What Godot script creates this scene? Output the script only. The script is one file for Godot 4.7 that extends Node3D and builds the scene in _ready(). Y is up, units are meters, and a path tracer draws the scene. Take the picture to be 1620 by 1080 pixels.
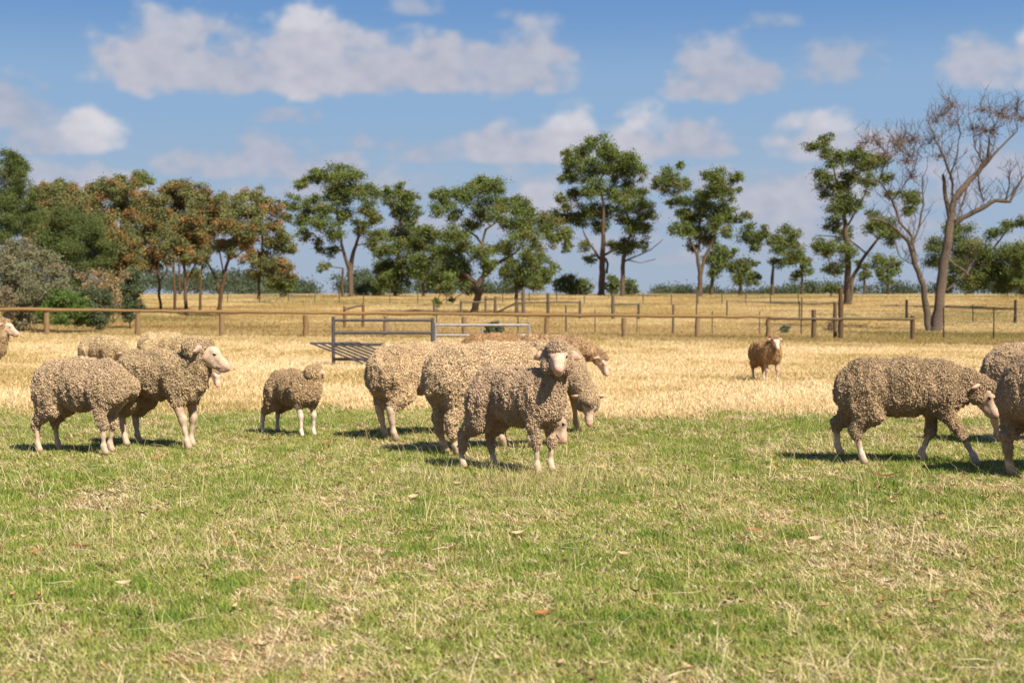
extends Node3D

# ------------------------------------------------------------------ terrain
const TD := [0.0, 12.0, 25.0, 45.0, 62.0, 75.0, 110.0, 150.0, 200.0, 240.0, 300.0, 420.0, 700.0, 3000.0]
const TF := [0.0, 0.0, -0.18, -0.5, -0.75, -0.78, -0.3, 0.3, 1.0, 1.22, 1.0, -1.0, -6.0, -30.0]
const SUN_EL := 48.0
const SUN_AZ := 51.0
const EXPOSURE := 1.85

var rng := RandomNumberGenerator.new()
var patch := FastNoiseLite.new()
var fine := FastNoiseLite.new()
var M := {}
var taken := {}
var t0 := 0
var tris := 0
var copies := 0

func slope(j: int) -> float:
	if j <= 0 or j >= TD.size() - 1:
		return 0.0
	return (TF[j + 1] - TF[j - 1]) / (TD[j + 1] - TD[j - 1])

func lie(x: float, d: float) -> float:
	# height of the ground at x metres right and d metres in front of the camera
	d = clampf(d, 0.0, 2999.0)
	var i := 0
	while d > TD[i + 1]:
		i += 1
	var l: float = TD[i + 1] - TD[i]
	var t: float = (d - TD[i]) / l
	var t2 := t * t
	var t3 := t2 * t
	var y: float = (2.0 * t3 - 3.0 * t2 + 1.0) * TF[i] + (t3 - 2.0 * t2 + t) * l * slope(i) + (3.0 * t2 - 2.0 * t3) * TF[i + 1] + (t3 - t2) * l * slope(i + 1)
	return y - 0.0124 * clampf(x, -80.0, 80.0) * smoothstep(15.0, 60.0, d) * (1.0 - smoothstep(85.0, 180.0, d))

func on_ground(x: float, d: float) -> Vector3:
	return Vector3(x, lie(x, d), -d)

# ------------------------------------------------------------------ mesh helpers
class MB:
	var v := PackedVector3Array()
	var n := PackedVector3Array()
	var c := PackedColorArray()
	var i := PackedInt32Array()
	func tri(a: Vector3, b: Vector3, d: Vector3, col: Color) -> void:
		var q := v.size()
		var nn := (d - a).cross(b - a).normalized()
		v.append(a); v.append(b); v.append(d)
		n.append(nn); n.append(nn); n.append(nn)
		c.append(col); c.append(col); c.append(col)
		i.append(q); i.append(q + 1); i.append(q + 2)
	func quad(a: Vector3, b: Vector3, d: Vector3, e: Vector3, col: Color) -> void:
		var q := v.size()
		var nn := (d - a).cross(b - a).normalized()
		v.append(a); v.append(b); v.append(d); v.append(e)
		for k in 4:
			n.append(nn); c.append(col)
		i.append(q); i.append(q + 1); i.append(q + 2)
		i.append(q); i.append(q + 2); i.append(q + 3)
	func tube(pts: Array, rad: Array, sides: int, col: Color, caps := true) -> void:
		# a tapered tube through pts with smooth sides
		var first := v.size()
		var m := pts.size()
		var side := Vector3.RIGHT
		for k in m:
			var dir: Vector3 = (pts[mini(k + 1, m - 1)] - pts[maxi(k - 1, 0)]).normalized()
			if absf(dir.dot(side)) > 0.95:
				side = Vector3.FORWARD if absf(dir.z) < 0.8 else Vector3.UP
			side = (side - dir * side.dot(dir)).normalized()
			var up := dir.cross(side)
			for s in sides:
				var a := TAU * s / sides
				var o := side * cos(a) + up * sin(a)
				v.append(pts[k] + o * rad[k]); n.append(o); c.append(col)
		for k in m - 1:
			for s in sides:
				var p := first + k * sides + s
				var q := first + k * sides + (s + 1) % sides
				i.append(p); i.append(p + sides); i.append(q)
				i.append(q); i.append(p + sides); i.append(q + sides)
		if caps:
			for e in 2:
				var k := 0 if e == 0 else m - 1
				var dir: Vector3 = (pts[0] - pts[1]).normalized() if e == 0 else (pts[m - 1] - pts[m - 2]).normalized()
				var q := v.size()
				v.append(pts[k]); n.append(dir); c.append(col)
				for s in sides:
					v.append(v[first + k * sides + s]); n.append(dir); c.append(col)
				for s in sides:
					if e == 0:
						i.append(q); i.append(q + 1 + s); i.append(q + 1 + (s + 1) % sides)
					else:
						i.append(q); i.append(q + 1 + (s + 1) % sides); i.append(q + 1 + s)
	func mesh() -> ArrayMesh:
		var a := []
		a.resize(Mesh.ARRAY_MAX)
		a[Mesh.ARRAY_VERTEX] = v
		a[Mesh.ARRAY_NORMAL] = n
		a[Mesh.ARRAY_COLOR] = c
		a[Mesh.ARRAY_INDEX] = i
		var m := ArrayMesh.new()
		m.add_surface_from_arrays(Mesh.PRIMITIVE_TRIANGLES, a)
		return m

func numbered(called: String) -> String:
	var k: int = taken.get(called, 0)
	taken[called] = k + 1
	return called if k == 0 else "%s_%03d" % [called, k]

func thing(called: String, label: String, category: String, at: Vector3, turn := 0.0, group := "") -> Node3D:
	var o := Node3D.new()
	o.name = numbered(called)
	add_child(o)
	o.position = at
	o.rotation.y = turn
	tag(o, label, category, group)
	return o

func tag(o: Node, label: String, category: String, group := "") -> void:
	o.set_meta("label", label)
	o.set_meta("category", category)
	if group:
		o.set_meta("group", group)

func part(called: String, mesh: Mesh, mat: Material, parent: Node) -> MeshInstance3D:
	var o := MeshInstance3D.new()
	o.name = called
	o.mesh = mesh
	o.material_override = mat
	parent.add_child(o, true)
	return o

func noise_tex(freq: float, size: int, lo: Color, hi: Color, octaves := 4, as_normal := false, strength := 6.0) -> NoiseTexture2D:
	var n := FastNoiseLite.new()
	n.seed = 77 + int(freq * 1000.0)
	n.noise_type = FastNoiseLite.TYPE_SIMPLEX_SMOOTH
	n.frequency = freq
	n.fractal_octaves = octaves
	var t := NoiseTexture2D.new()
	t.width = size
	t.height = size
	t.seamless = true
	t.noise = n
	if as_normal:
		t.as_normal_map = true
		t.bump_strength = strength
	else:
		var g := Gradient.new()
		g.set_color(0, lo)
		g.set_color(1, hi)
		t.color_ramp = g
	return t

func coloured(rough: float, spec := 0.3) -> StandardMaterial3D:
	var m := StandardMaterial3D.new()
	m.vertex_color_use_as_albedo = true
	m.roughness = rough
	m.metallic_specular = spec
	return m

func make_materials() -> void:
	var m := coloured(1.0, 0.05)
	m.normal_enabled = true
	m.normal_texture = noise_tex(0.05, 256, Color.BLACK, Color.WHITE, 3, true, 8.0)
	m.normal_scale = 0.5
	m.uv1_triplanar = true
	m.uv1_scale = Vector3.ONE * 5.0
	M.wool = m
	m = coloured(0.8, 0.2)
	m.normal_enabled = true
	m.normal_texture = noise_tex(0.09, 256, Color.BLACK, Color.WHITE, 3, true, 8.0)
	m.normal_scale = 0.7
	m.uv1_triplanar = true
	m.uv1_scale = Vector3(9, 5, 9)
	M.skin = m
	m = StandardMaterial3D.new()
	m.albedo_color = Color(0.09, 0.055, 0.035)
	m.roughness = 0.15
	M.eye = m
	m = StandardMaterial3D.new()
	m.albedo_color = Color(0.3, 0.16, 0.13)
	m.roughness = 0.6
	M.nostril = m
	m = coloured(1.0, 0.03)
	m.backlight_enabled = true
	m.backlight = Color(0.35, 0.35, 0.35)
	M.lock = m
	m = coloured(0.8, 0.2)
	m.backlight_enabled = true
	m.backlight = Color(0.55, 0.6, 0.4)
	M.leaf = m
	m = coloured(0.85, 0.15)
	m.backlight_enabled = true
	m.backlight = Color(0.5, 0.5, 0.4)
	M.grass = m
	m = coloured(0.9, 0.2)
	m.albedo_texture = noise_tex(0.03, 512, Color(0.4, 0.38, 0.36), Color(1, 1, 1), 5)
	m.normal_enabled = true
	m.normal_texture = noise_tex(0.06, 512, Color.BLACK, Color.WHITE, 4, true, 16.0)
	m.uv1_triplanar = true
	m.uv1_scale = Vector3(1.4, 0.5, 1.4)
	M.bark = m
	m = coloured(0.85, 0.2)
	m.albedo_texture = noise_tex(0.04, 512, Color(0.42, 0.4, 0.38), Color(1, 1, 1), 5)
	m.normal_enabled = true
	m.normal_texture = noise_tex(0.07, 512, Color.BLACK, Color.WHITE, 4, true, 8.0)
	m.uv1_triplanar = true
	m.uv1_scale = Vector3(0.7, 3.0, 3.0)
	M.timber = m
	m = coloured(0.4, 0.5)
	m.metallic = 0.75
	m.albedo_texture = noise_tex(0.05, 256, Color(0.7, 0.68, 0.66), Color(1, 1, 1), 4)
	m.uv1_triplanar = true
	M.steel = m
	m = coloured(1.0, 0.05)
	m.albedo_texture = noise_tex(0.02, 1024, Color(0.5, 0.47, 0.42), Color(1, 1, 1), 6)
	m.uv1_triplanar = true
	m.uv1_world_triplanar = true
	m.uv1_scale = Vector3.ONE * 0.45
	M.ground = m

# ------------------------------------------------------------------ sky
func seen(c: Color) -> Color:
	# a colour of the sky as it shows, undone by the exposure
	var l := c.srgb_to_linear()
	return Color(l.r / EXPOSURE, l.g / EXPOSURE, l.b / EXPOSURE).linear_to_srgb()

func make_sky() -> PanoramaSkyMaterial:
	var w := 4096
	var h := 2048
	var half := h / 2
	var img := Image.create(w, h, false, Image.FORMAT_RGB8)
	var steps := [0.0, 4.0, 8.0, 12.0, 25.0, 50.0, 90.0]
	var air: Array[Color] = [Color(0.655, 0.71, 0.785), Color(0.625, 0.715, 0.815), Color(0.56, 0.69, 0.83), Color(0.43, 0.595, 0.80), Color(0.36, 0.53, 0.775), Color(0.31, 0.48, 0.75), Color(0.27, 0.44, 0.73)]
	# clear air: blue overhead, pale at the horizon
	for y in half:
		var el := 90.0 * (half - y - 0.5) / half
		var c := air[0]
		for k in 6:
			c = c.lerp(air[k + 1], smoothstep(steps[k], steps[k + 1], el))
		img.fill_rect(Rect2i(0, y, w, 1), seen(c))
	img.fill_rect(Rect2i(0, half, w, half), seen(Color(0.6, 0.56, 0.42)))
	var fbm := FastNoiseLite.new()
	fbm.seed = 5
	fbm.noise_type = FastNoiseLite.TYPE_SIMPLEX_SMOOTH
	fbm.frequency = 0.42
	fbm.fractal_octaves = 4
	fbm.fractal_gain = 0.5
	# clouds as lobes: azimuth, elevation of the base, half width, height above the base (degrees), whiteness, thickness
	var lobes := [
		[-13.6, 8.5, 3.0, 2.8, 0.55, 1.0], [-10.9, 8.45, 2.6, 2.0, 0.35, 0.9], [-8.1, 8.6, 2.4, 3.1, 0.75, 1.1], [-5.5, 8.5, 2.7, 2.1, 0.5, 1.1], [-3.2, 8.5, 2.2, 1.9, 0.4, 1.0], [0.6, 8.6, 2.1, 2.6, 0.4, 0.9], [-0.8, 8.5, 1.8, 1.7, 0.35, 0.8], [-3.6, 11.2, 1.2, 0.7, 0.35, 0.5], [-8.2, 10.6, 1.3, 0.95, 1.0, 0.9], [-13.8, 10.2, 1.4, 0.9, 0.8, 0.75], [-5.2, 9.6, 1.6, 0.9, 0.7, 0.8], [0.9, 10.2, 1.1, 0.8, 0.65, 0.7], [2.2, 6.7, 1.3, 0.8, 1.0, 0.9], [5.1, 6.6, 1.1, 0.8, 1.0, 0.9], [21.0, 9.6, 1.8, 1.1, 1.0, 0.9], [12.4, 6.5, 1.5, 0.7, 0.9, 0.8], [8.2, 9.4, 1.1, 0.8, 0.6, 0.7],
		[-19.4, 6.7, 2.4, 1.5, 0.15, 0.7], [-16.6, 5.8, 1.5, 1.6, 0.95, 1.0], [-18.2, 5.6, 2.6, 1.1, 0.3, 0.7],
		[2.0, 5.65, 2.0, 1.9, 0.8, 1.0], [0.0, 5.6, 2.4, 1.3, 0.5, 0.9], [5.0, 5.75, 1.7, 1.8, 0.8, 1.0], [7.0, 5.7, 2.3, 1.3, 0.35, 0.9], [-3.3, 5.5, 1.6, 0.9, 0.25, 0.7],
		[8.0, 8.2, 1.9, 2.2, 0.35, 0.9], [9.3, 8.2, 1.6, 1.3, 0.25, 0.8], [12.6, 8.4, 1.7, 1.4, 0.2, 0.55], [13.8, 9.2, 1.2, 1.0, 0.2, 0.5], [10.3, 10.5, 1.0, 0.6, 0.15, 0.4],
		[18.4, 8.2, 2.0, 1.6, 0.5, 0.8], [20.8, 8.1, 2.0, 2.4, 0.6, 0.9], [24.0, 8.1, 2.6, 2.2, 0.6, 1.0],
		[12.2, 5.6, 2.0, 1.7, 0.7, 0.9], [14.2, 5.5, 1.6, 1.0, 0.4, 0.8],
		[-12.5, 4.8, 2.2, 1.0, 0.35, 0.7], [-9.5, 5.2, 2.2, 1.2, 0.25, 0.7], [-7.5, 4.7, 2.6, 1.2, 0.3, 0.8], [-16.3, 3.9, 2.4, 1.3, 0.7, 0.9], [-5.0, 5.9, 1.6, 0.5, 0.15, 0.5], [-9.2, 6.9, 1.4, 0.5, 0.15, 0.5],
		[0.9, 3.4, 1.6, 1.5, 0.7, 0.9], [10.4, 3.2, 2.4, 1.8, 0.5, 0.9], [12.6, 3.8, 2.0, 1.4, 0.5, 0.9], [11.4, 2.0, 3.0, 0.9, 0.35, 0.7], [-3.6, 3.9, 1.8, 0.6, 0.3, 0.6], [-12.5, 3.3, 3.4, 0.8, 0.3, 0.7],
		[-2.0, 2.5, 4.0, 0.7, 0.2, 0.5], [-6.0, 4.0, 5.0, 0.8, 0.3, 0.55], [8.0, 4.3, 4.0, 0.8, 0.3, 0.55], [13.5, 2.6, 5.0, 0.9, 0.35, 0.6], [-14.0, 2.4, 6.0, 0.9, 0.3, 0.55], [2.5, 4.6, 4.0, 0.7, 0.3, 0.5], [3.0, 2.0, 5.0, 0.7, 0.2, 0.5], [19.0, 4.6, 4.0, 1.0, 0.35, 0.6], [-18.0, 4.4, 3.5, 0.8, 0.4, 0.6], [5.6, 3.0, 2.4, 0.7, 0.25, 0.55], [16.5, 3.5, 3.0, 1.0, 0.3, 0.6], [-7.0, 2.1, 3.0, 0.6, 0.15, 0.45], [6.0, 1.4, 5.0, 0.6, 0.15, 0.45], [17.0, 1.9, 4.0, 0.7, 0.2, 0.5]]
	var r := RandomNumberGenerator.new()
	r.seed = 31
	for k in 150:
		var a := r.randf_range(34.0, 326.0)
		var el := 2.0 + 46.0 * pow(r.randf(), 1.8)
		var size := r.randf_range(0.9, 2.2) * (1.0 + el / 22.0)
		var bright := r.randf_range(0.2, 0.9)
		for q in r.randi_range(2, 5):
			lobes.append([a + r.randf_range(-2.6, 2.6) * size, el + r.randf_range(-0.1, 0.1), size * r.randf_range(0.9, 1.9), size * r.randf_range(0.6, 1.4), bright * r.randf_range(0.5, 1.1), r.randf_range(0.5, 1.1)])
	var ppd := w / 360.0
	var dens := {}
	for L in lobes:
		var a0: float = L[0]; var e0: float = L[1]; var ra: float = L[2]; var re: float = L[3]
		for yy in range(int((90.0 - e0 - re * 1.5) * ppd), int((90.0 - e0 + re * 0.5) * ppd) + 1):
			if yy >= half or yy < 0:
				continue
			var el := 90.0 - (yy + 0.5) / ppd
			for xx in range(int((a0 - ra * 1.35) * ppd), int((a0 + ra * 1.35) * ppd) + 1):
				var az := (xx + 0.5) / ppd
				var u := (az - a0) / ra
				var q := el - e0
				var s := q / re if q > 0.0 else -q / (re * 0.3)
				var d := 1.0 - u * u - s * s
				if d < -0.75:
					continue
				var key := yy * w + posmod(xx, w)
				var light: float = L[4] if L[4] > 0.85 else L[4] * 0.6
				var old: Vector4 = dens.get(key, Vector4(-9, 0, 0, 0))
				var wt := exp(3.0 * d)
				dens[key] = Vector4(maxf(old.x, d * L[5]), old.y + wt * light, old.z + wt, old.w + wt * L[5])
	for key in dens:
		var yy: int = key / w
		var xx: int = key % w
		var az := xx / ppd
		if az > 180.0:
			az -= 360.0
		var D: Vector4 = dens[key]
		var n := fbm.get_noise_2d(az, yy / ppd * 1.5) * 0.8
		var n2 := fbm.get_noise_2d(az * 2.3 + 60.0, yy / ppd * 3.2)
		var a := smoothstep(-0.22, 0.68, D.x + n + n2 * 0.2) * clampf(0.42 + D.w / D.z * 0.54, 0.0, 0.96)
		if a <= 0.0:
			continue
		var lit := clampf(D.y / D.z * 0.85 + n2 * 0.2 + n * 0.2, 0.0, 1.0)
		var col := seen(Color(0.69, 0.70, 0.765).lerp(Color(0.885, 0.87, 0.885), lit))
		img.set_pixel(xx, yy, img.get_pixel(xx, yy).lerp(col, a))
	var p := PanoramaSkyMaterial.new()
	p.panorama = ImageTexture.create_from_image(img)
	return p

# ------------------------------------------------------------------ ground
func greenness(x: float, d: float) -> float:
	# 1 on the grazed green turf in front, 0 on the dry field behind
	var edge := 16.3 + 1.6 * patch.get_noise_2d(x * 0.7, 3.0) - 0.04 * x
	var g := 1.0 - smoothstep(edge - 0.9, edge + 1.0, d + 0.9 * fine.get_noise_2d(x * 0.5, d * 0.5))
	if d > 60.0:
		g = maxf(g, smoothstep(0.12, 0.4, patch.get_noise_2d(x * 0.05 + 40.0, d * 0.08)) * 0.45)
		g = maxf(g, (1.0 - smoothstep(3.0, 7.0, absf(d - 80.0))) * smoothstep(17.0, 22.0, x) * 0.9)
	return g

func make_ground() -> void:
	var xs := []
	var ds := []
	for k in range(-60, 61):
		var t := k / 60.0
		xs.append(t * 30.0 + signf(t) * pow(absf(t), 4.0) * 1300.0)
	for k in 150:
		ds.append(-25.0 + k * 0.45 + pow(k / 149.0, 5.0) * 2500.0)
	var b := MB.new()
	for d in ds:
		for x in xs:
			b.v.append(Vector3(x, lie(x, d), -d))
			b.n.append(Vector3.UP)
			var n := patch.get_noise_2d(x * 0.4, d * 0.4)
			var c := Color(0.58, 0.42, 0.21).lerp(Color(0.68, 0.51, 0.27), 0.5 + n)
			var worn := smoothstep(0.22, 0.5, patch.get_noise_2d(x * 1.5 + 100.0, d * 1.1 + 50.0))
			c = c.lerp(Color(0.15, 0.135, 0.05).lerp(Color(0.23, 0.175, 0.075), clampf(0.5 + n, 0.0, 1.0)).lerp(Color(0.5, 0.36, 0.2), worn * 0.8), greenness(x, d))
			b.c.append(c)
	var w := xs.size()
	for j in ds.size() - 1:
		for i in w - 1:
			var p := j * w + i
			b.i.append(p); b.i.append(p + w); b.i.append(p + 1)
			b.i.append(p + 1); b.i.append(p + w); b.i.append(p + w + 1)
	var o := part("ground", b.mesh(), M.ground, self)
	o.set_meta("kind", "structure")

func tuft_mesh(blades: int, spread: float, tall: float, wide: float, lean: float, seed_: int, bend := 0.5) -> ArrayMesh:
	var r := RandomNumberGenerator.new()
	r.seed = seed_
	var b := MB.new()
	for k in blades:
		var a := r.randf() * TAU
		var rad := sqrt(r.randf()) * spread
		var p := Vector3(cos(a) * rad, -0.004, sin(a) * rad)
		var dir := r.randf() * TAU
		var l := tall * r.randf_range(0.45, 1.15)
		var tilt := clampf(absf(r.randfn(lean, 0.35)), 0.0, 1.45)
		var out := Vector3(cos(dir), 0, sin(dir))
		var g1 := (out * sin(tilt) + Vector3.UP * cos(tilt))
		var tilt2 := minf(tilt + bend * r.randf(), 1.6)
		var g2 := (out * sin(tilt2) + Vector3.UP * cos(tilt2))
		var s := out.cross(Vector3.UP).rotated(Vector3.UP, r.randf_range(-0.9, 0.9)) * wide * r.randf_range(0.6, 1.2)
		var mid := p + g1 * l * 0.55
		var tip := mid + g2 * l * 0.45
		var tone := r.randf_range(0.6, 1.12)
		var c := Color(tone, tone * r.randf_range(0.92, 1.0), tone * r.randf_range(0.85, 1.0))
		b.quad(p - s, mid - s * 0.75, mid + s * 0.75, p + s, c)
		b.tri(mid - s * 0.75, tip, mid + s * 0.75, c)
	return b.mesh()

func scatter(called: String, label: String, mesh: Mesh, spots: PackedFloat32Array) -> void:
	var mm := MultiMesh.new()
	mm.transform_format = MultiMesh.TRANSFORM_3D
	mm.use_colors = true
	mm.mesh = mesh
	mm.instance_count = spots.size() / 16
	copies += mm.instance_count
	mm.buffer = spots
	var o := MultiMeshInstance3D.new()
	o.name = numbered(called)
	o.multimesh = mm
	o.material_override = M.grass
	add_child(o)
	o.set_meta("kind", "stuff")
	tag(o, label, "grass")

func put(buf: PackedFloat32Array, p: Vector3, turn: float, s: float, sy: float, c: Color) -> void:
	var co := cos(turn) * s
	var si := sin(turn) * s
	buf.append(co); buf.append(0.0); buf.append(si); buf.append(p.x)
	buf.append(0.0); buf.append(sy); buf.append(0.0); buf.append(p.y)
	buf.append(-si); buf.append(0.0); buf.append(co); buf.append(p.z)
	buf.append(c.r); buf.append(c.g); buf.append(c.b); buf.append(1.0)

func make_grass() -> void:
	rng.seed = 11
	var green := [PackedFloat32Array(), PackedFloat32Array()]
	var straw := [PackedFloat32Array(), PackedFloat32Array()]
	var stems := PackedFloat32Array()
	# --- grazed turf in front: bands of d with so many tufts to the square metre
	for band in [[3.6, 6.5, 1700.0], [6.5, 9.0, 1250.0], [9.0, 12.5, 800.0], [12.5, 17.8, 480.0]]:
		var d0: float = band[0]; var d1: float = band[1]
		var half1 := 0.37 * d1 + 1.6
		var count := int(band[2] * (d1 - d0) * half1 * 2.0)
		for k in count:
			var d := rng.randf_range(d0, d1)
			var x := rng.randf_range(-half1, half1)
			if absf(x) > 0.37 * d + 1.6:
				continue
			var g := greenness(x, d)
			if rng.randf() > g + 0.15:
				continue
			var worn := smoothstep(0.22, 0.5, patch.get_noise_2d(x * 1.5 + 100.0, d * 1.1 + 50.0) + 0.35 * fine.get_noise_2d(x * 3.0, d * 3.0 + 40.0))
			if rng.randf() < worn * 0.35:
				continue
			var p := on_ground(x, d)
			var lush := 0.65 * patch.get_noise_2d(x * 1.9, d * 1.3) + 0.75 * fine.get_noise_2d(x * 5.0, d * 4.0)
			var s := 0.85 + 0.12 * (d - 5.0) / 5.0
			if rng.randf() < clampf(0.66 + lush * 0.55 - worn * 0.55, 0.06, 0.95) * g:
				var c := Color(0.20, 0.29, 0.05).lerp(Color(0.42, 0.45, 0.13), clampf(rng.randf() - lush * 0.6, 0.0, 1.0))
				if lush > 0.5:
					c = c.lerp(Color(0.11, 0.23, 0.03), 0.55)
				put(green[k % 2], p, rng.randf() * TAU, s * rng.randf_range(0.7, 1.25), s * rng.randf_range(0.6, 1.2) * (1.0 + maxf(0.0, lush) * 0.7), c)
			else:
				var q := rng.randf()
				var c := Color(0.64, 0.51, 0.27).lerp(Color(0.79, 0.68, 0.46), rng.randf())
				if q < 0.10:
					c = Color(0.32, 0.17, 0.07).lerp(Color(0.5, 0.27, 0.1), rng.randf())
				elif q < 0.3:
					c = Color(0.42, 0.38, 0.16)
				put(straw[k % 2], p, rng.randf() * TAU, s * rng.randf_range(0.7, 1.4), s * rng.randf_range(0.6, 1.2), c)
	# --- taller dry stems standing about, thickest in front of the nearest sheep
	for k in 6500:
		var d := rng.randf_range(4.2, 17.5)
		var x := rng.randf_range(-0.4 * d - 1.0, 0.4 * d + 1.0)
		var near := exp(-(pow((x - 0.15) / 1.1, 2.0) + pow((d - 9.45) / 0.75, 2.0)))
		var keep := 0.2 + 0.35 * maxf(0.0, patch.get_noise_2d(x * 0.9 + 9.0, d * 0.9) * 2.0) + 0.9 * near
		if rng.randf() > keep:
			continue
		var c := Color(0.58, 0.47, 0.25).lerp(Color(0.68, 0.6, 0.4), rng.randf())
		if rng.randf() < 0.35:
			c = Color(0.36, 0.36, 0.12)
		put(stems, on_ground(x, d), rng.randf() * TAU, rng.randf_range(0.7, 1.2), rng.randf_range(0.55, 1.15), c)
	for k in 900:
		var d := rng.randf_range(9.0, 10.2)
		var x := rng.randf_range(-1.1, 1.5)
		if rng.randf() < exp(-(pow((x - 0.1) / 0.9, 2.0) + pow((d - 9.6) / 0.5, 2.0))):
			put(stems, on_ground(x, d), rng.randf() * TAU, rng.randf_range(0.7, 1.1), rng.randf_range(0.5, 1.0), Color(0.5, 0.43, 0.2).lerp(Color(0.33, 0.36, 0.11), rng.randf()))
	scatter("short_green_grass", "short green blades of the grazed turf in front", tuft_mesh(13, 0.045, 0.05, 0.0019, 0.75, 1), green[0])
	scatter("short_green_grass", "short green blades of the grazed turf in front", tuft_mesh(13, 0.05, 0.045, 0.0022, 0.95, 2), green[1])
	scatter("dry_grass_litter", "dead straw blades lying among the green turf", tuft_mesh(11, 0.05, 0.075, 0.0016, 1.15, 3), straw[0])
	scatter("dry_grass_litter", "dead straw blades lying among the green turf", tuft_mesh(9, 0.06, 0.06, 0.0024, 1.3, 4), straw[1])
	scatter("tall_dry_stems", "thin taller dry grass stems standing over the turf", tuft_mesh(5, 0.05, 0.2, 0.0014, 0.4, 5, 0.9), stems)
	# --- dry field behind
	var field := PackedFloat32Array()
	var field2 := PackedFloat32Array()
	for band in [[14.2, 20.0, 330.0], [20.0, 30.0, 150.0], [30.0, 45.0, 55.0], [45.0, 66.0, 22.0]]:
		var d0: float = band[0]; var d1: float = band[1]
		var half1 := 0.38 * d1 + 3.0
		for k in int(band[2] * (d1 - d0) * half1 * 2.0):
			var d := rng.randf_range(d0, d1)
			var x := rng.randf_range(-half1, half1)
			if absf(x) > 0.38 * d + 3.0 or rng.randf() < greenness(x, d) * 1.1:
				continue
			var n := patch.get_noise_2d(x * 0.5, d * 0.25) + 0.6 * fine.get_noise_2d(x * 0.9, d * 0.6)
			var c := Color(0.68, 0.50, 0.26).lerp(Color(0.80, 0.645, 0.40), clampf(0.5 + n + rng.randf_range(-0.3, 0.3), 0.0, 1.0))
			if n < -0.25 and rng.randf() < 0.5:
				c = Color(0.4, 0.33, 0.12)
			var s := 0.8 + d * 0.022
			if d > 56.0 + 0.12 * x:
				s *= 1.25
				c = c.lerp(Color(0.42, 0.33, 0.14), 0.45)
			put(field if k % 2 else field2, on_ground(x, d), rng.randf() * TAU, s * rng.randf_range(0.8, 1.3), (0.75 + d * 0.012) * rng.randf_range(0.5, 1.2), c)
	scatter("dry_field_grass", "golden dry grass of the field behind the turf", tuft_mesh(14, 0.10, 0.12, 0.0032, 0.6, 6), field)
	scatter("dry_field_grass", "golden dry grass of the field behind the turf", tuft_mesh(12, 0.12, 0.10, 0.004, 0.95, 7), field2)
	# --- paddock beyond the rail fence
	var far := PackedFloat32Array()
	for k in 90000:
		var d := 66.0 + 180.0 * pow(rng.randf(), 1.5)
		var x := rng.randf_range(-0.42 * d - 6.0, 0.42 * d + 6.0)
		var n := patch.get_noise_2d(x * 0.12, d * 0.12) + 0.5 * fine.get_noise_2d(x * 0.2, d * 0.2)
		var c := Color(0.50, 0.37, 0.155).lerp(Color(0.72, 0.58, 0.31), clampf(0.5 + n * 1.2 + rng.randf_range(-0.25, 0.25), 0.0, 1.0))
		var g := greenness(x, d)
		if rng.randf() < g:
			c = Color(0.14, 0.18, 0.045).lerp(Color(0.3, 0.28, 0.1), rng.randf() * 0.7)
		c = c.lerp(Color(0.36, 0.255, 0.10), 0.55 * (1.0 - smoothstep(78.0, 92.0, d)))
		var streak := patch.get_noise_2d(x * 0.06 + 70.0, d * 0.55)
		if streak > 0.3 and rng.randf() < 0.7:
			c = c.lerp(Color(0.17, 0.125, 0.055), 0.65)
		var s := 1.9 + d * 0.010
		put(far, on_ground(x, d), rng.randf() * TAU, s * rng.randf_range(0.7, 1.3), s * 0.55 * rng.randf_range(0.6, 1.2), c)
	scatter("far_paddock_grass", "dry tussocky grass of the paddock beyond the rail fence", tuft_mesh(16, 0.2, 0.16, 0.0045, 0.8, 8), far)

# ------------------------------------------------------------------ sheep
class Cap:
	var a: Vector3
	var ba: Vector3
	var inv: float
	var ra: float
	var rb: float
	var wool: float
	var col: Color
	var flat: Vector3
	var bent := false
	var k := 0.02
	func dist(p: Vector3) -> float:
		var pa := p - a
		if bent:
			pa = pa * flat
		var h := clampf(pa.dot(ba) * inv, 0.0, 1.0)
		var d := (pa - ba * h).length() - (ra + (rb - ra) * h)
		return d * 0.7 if bent else d

func cap(list: Array, a: Vector3, b: Vector3, ra: float, rb: float, wool: float, col: Color, flat := Vector3.ONE, k := 0.02) -> void:
	var c := Cap.new()
	c.a = a
	c.ba = b - a
	if flat != Vector3.ONE:
		c.bent = true
		c.flat = flat
		c.ba = c.ba * flat
	c.inv = 1.0 / maxf(c.ba.length_squared(), 1e-8)
	c.ra = ra
	c.rb = rb
	c.wool = wool
	c.k = k
	c.col = col
	list.append(c)

class Net:
	var v := PackedVector3Array()
	var n := PackedVector3Array()
	var w := PackedFloat32Array()
	var c := PackedColorArray()
	var q := PackedInt32Array()

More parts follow.
